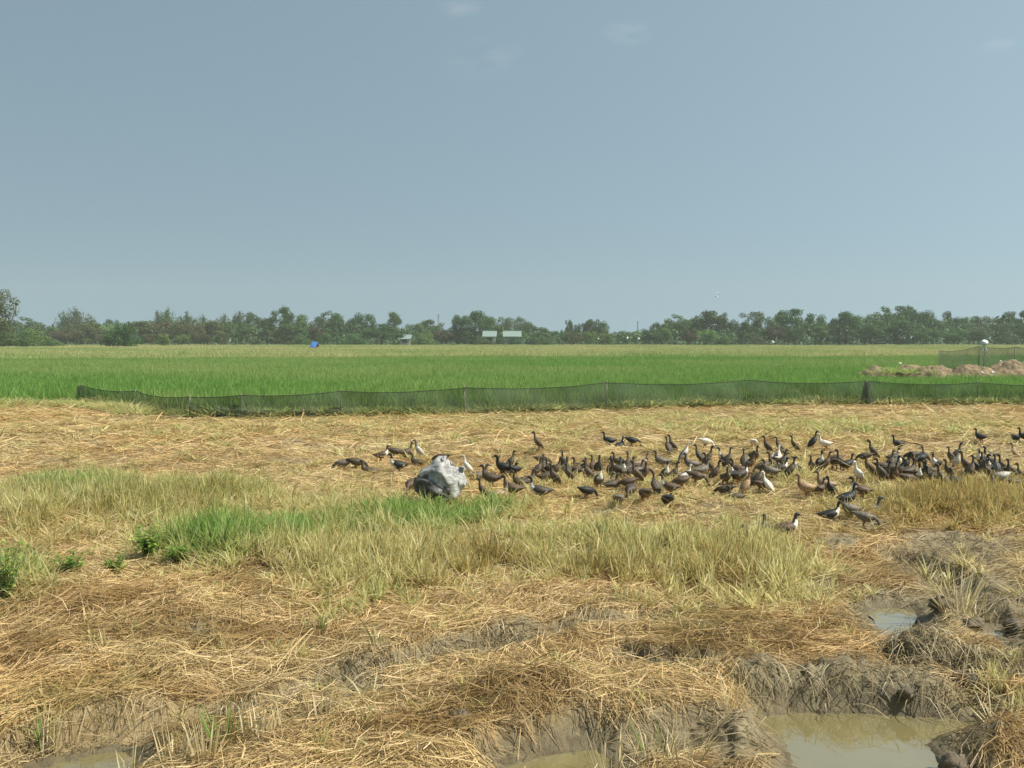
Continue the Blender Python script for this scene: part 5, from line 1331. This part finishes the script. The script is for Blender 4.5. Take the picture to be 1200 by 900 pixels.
# ------------------------------------------------------------------ leafy weeds and single tufts that stand out
MAT_WEED = leafy('weed_leaf', lambda t: ramp(t, attr(t, 'tint').outputs['Fac'], [(0, (.08, .18, .03)), (.6, (.20, .36, .06)), (1, (.42, .50, .10))]), .4)
MAT_STEM = plain('weed_stem', (.16, .2, .07), .8)
def weed(u, v, h, spread, n, seed, label, mat=MAT_WEED, leaf=.03):
    g = np.random.default_rng(seed); x, y = unproj(u, v); r = bpy.data.objects.new('weed_plant', None); COL.objects.link(r); r.location = (x, y, z1(x, y)); tag(r, label, 'weed', 'leafy weeds in the stubble')
    V, Q, TI = [], [], []; st = MB(); ns = max(3, n // 14)
    for s_ in range(ns):
        th = g.uniform(0, 6.28); ln = g.uniform(.2, 1) * spread; hh = h * g.uniform(.55, 1)
        pts = [Vector((math.cos(th) * ln * t ** 1.3, math.sin(th) * ln * t ** 1.3, hh * t - .02)) for t in (0, .25, .5, .75, 1)]
        st.tube(pts, [.004, .0035, .003, .0025, .001], 5)
        for k in range(14):
            t = g.uniform(.15, 1); i = min(3, int(t * 4)); p = pts[i].lerp(pts[i + 1], t * 4 - i)
            a = g.uniform(0, 6.28); d = Vector((math.cos(a), math.sin(a), g.uniform(-.1, .9))).normalized(); L = leaf * g.uniform(.7, 1.5); sd = d.cross(Vector((0, 0, 1))).normalized() * L * .22
            b = len(V); V += [tuple(p), tuple(p + d * L * .5 + sd), tuple(p + d * L + Vector((0, 0, -.2 * L))), tuple(p + d * L * .5 - sd)]; Q.append((b, b + 1, b + 2, b + 3)); TI += [g.random()] * 4
    obj('leaves', mesh_from('leaves', V, quads=np.array(Q), attrs={'tint': ('FLOAT', TI)}, mat=mat), r); st.build('stems', MAT_STEM, r)
weed(8, 714, .52, .16, 360, 1, 'tall dark weed at the left edge above the straw', leaf=.045)
weed(84, 686, .22, .18, 340, 2, 'low bright yellow-green weed near the left edge', leaf=.04)
weed(134, 680, .20, .15, 240, 3, 'low blue-green weed right of the bright one', leaf=.04)
weed(176, 664, .34, .20, 460, 4, 'thick leafy weed at the left end of the green grass', leaf=.05)
weed(207, 668, .24, .18, 300, 5, 'lower leafy weed beside the thick one', leaf=.045)
weed(517, 603, .30, .08, 60, 6, 'bright leafy weed growing right before the sack', leaf=.05)
weed(40, 694, .18, .20, 260, 7, 'spreading weed between the edge weed and the bright one', leaf=.04)

def tuft(u, v, h, n, rad, lean, flare, seed, label, green=0.0, wid=.0085, broken=.12, cat='stubble'):
    """a single clump of cut stalks"""
    x, y = unproj(u, v); me = blade_mesh('stubble_clump', n, rad, (h * .55, h), wid, lean, .12, seed, MAT_STRAW, broken=broken, flare=flare)
    g = np.random.default_rng(seed + 5); k = len(me.vertices) // n; ti = g.beta(2.4, 1.6, n); xs_ = [q[0] for q in DRY]; cols = np.array([q[1] for q in DRY])
    c = np.stack([np.interp(ti, xs_, cols[:, j]) for j in range(3)], 1); gr = (g.random(n) < green)[:, None]
    c = np.where(gr, np.array([.17, .27, .06]) * g.uniform(.7, 1.4, (n, 1)), c)
    at = me.attributes.new('Col', 'FLOAT_COLOR', 'POINT'); d4 = np.ones((n * k, 4), np.float32); d4[:, :3] = np.repeat(c, k, 0); at.data.foreach_set('color', d4.ravel())
    o = obj('stubble_clump', me, loc=(x, y, z1(x, y))); tag(o, label, cat, 'clumps of cut stalks in the foreground'); return o
tuft(152, 908, .24, 16, .04, .05, .1, 1, 'thin cut clump standing in water at the bottom left')
tuft(208, 905, .27, 34, .07, .08, .15, 2, 'thick pale cut clump at the bottom left, beside the water')
tuft(240, 905, .29, 38, .07, .12, .3, 3, 'pale clump leaning right, next to the thick cut clump')
tuft(262, 880, .30, 30, .06, .12, .25, 4, 'clump with fresh green blades behind the pale leaning clump', green=.7)
tuft(300, 880, .26, 26, .07, .06, .15, 5, 'straight cut stalks standing beside the rut, lower left')
tuft(330, 862, .24, 22, .06, .25, .3, 6, 'splayed clump right of the straight cut stalks')
tuft(378, 850, .26, 30, .09, .06, .12, 7, 'row of pale cut stalks on the muddy rut')
tuft(55, 870, .34, 22, .05, .06, .1, 8, 'slim greenish clump at the lower left edge of the straw', green=.5)
tuft(720, 905, .30, 40, .09, .15, .35, 9, 'broad clump of cut stalks at the bottom middle')
tuft(770, 890, .30, 34, .08, .2, .4, 10, 'splayed clump right of the broad bottom clump', green=.2)
tuft(800, 905, .26, 30, .08, .25, .4, 11, 'low splayed clump in the bottom middle corner of the mud')
tuft(850, 842, .24, 40, .09, .3, .5, 12, 'bristling pale clump on the left shore of the big puddle')
tuft(872, 852, .20, 30, .07, .4, .5, 13, 'short clump leaning over the big puddle')
tuft(1122, 728, .42, 70, .10, .2, .55, 14, 'bursting tuft of long pale straw between the two small puddles', wid=.008)
tuft(1145, 722, .30, 50, .10, .3, .6, 15, 'golden tuft just behind the bursting straw', wid=.008)
tuft(1180, 868, .22, 40, .12, .4, .6, 16, 'reddish clump on the right shore of the big puddle')
tuft(735, 718, .24, 26, .07, .25, .3, 17, 'small splayed clump at the edge of the near straw mat', green=.3)
tuft(370, 736, .18, 30, .08, .15, .2, 18, 'pale greenish stalks in the middle of the straw mat', green=.3)
tuft(125, 770, .26, 10, .02, .04, .1, 19, 'single thin dry stalk cluster over the left straw')
tuft(443, 772, .30, 6, .015, .2, .1, 20, 'thin dark dry stalks beside the rut', green=.5)

# clods of mud lying apart from the banks
MAT_CLOD = plain('mud_clod', (.13, .105, .07), .85, .4, 20, .8)
def clod(u, v, s, seed, label):
    x, y = unproj(u, v); bm = bmesh.new(); bmesh.ops.create_icosphere(bm, subdivisions=3, radius=s); g = random.Random(seed); a, b = g.uniform(0, 9), g.uniform(0, 9)
    for q in bm.verts:
        p = q.co / s; q.co *= 1 + .28 * math.sin(p.x * 3.3 + a) * math.sin(p.y * 2.9 + b) + .14 * math.sin(p.z * 7 + p.x * 6 + a) ; q.co.z *= .62
    me = bpy.data.meshes.new('mud_clod'); bm.to_mesh(me); bm.free(); me.materials.append(MAT_CLOD)
    for p in me.polygons: p.use_smooth = True
    tag(obj('mud_clod', me, loc=(x, y, z1(x, y) + s * .25), rz=g.uniform(0, 6)), label, 'mud clod', 'lumps of mud')
clod(1141, 737, .07, 1, 'dark rounded mud clod beside the tiny right puddle')
clod(1103, 724, .09, 2, 'mud clod under the bursting straw tuft')
clod(1196, 742, .10, 3, 'mud clod cut by the right edge of the picture')
clod(1062, 826, .055, 4, 'mud lump at the foot of the bank by the big puddle')
clod(1132, 815, .07, 5, 'mud lump right of the bank at the end of the channel')
clod(1118, 895, .08, 6, 'mud lump on the right shore of the big puddle')
clod(540, 862, .05, 7, 'small dark clod in the straw near the bottom middle')
clod(735, 772, .045, 8, 'small clod where the two ruts meet')

# ------------------------------------------------------------------ haze over the fields
def haze():
    m, t, o = new_mat('haze_air'); t.nodes.remove(o); o = N(t, 'ShaderNodeOutputMaterial')
    pv = N(t, 'ShaderNodeVolumePrincipled'); pv.inputs['Color'].default_value = (.70, .76, .71, 1); pv.inputs['Density'].default_value = HAZE
    pv.inputs['Anisotropy'].default_value = .0
    t.links.new(pv.outputs[0], o.inputs['Volume'])
    h = MB().box(-800, 800, -60, 800, -1.4, 45).build('haze', m); tag(h, 'thin pale haze over the whole plain', 'haze', kind='stuff')
HAZE = 0.0005
haze()
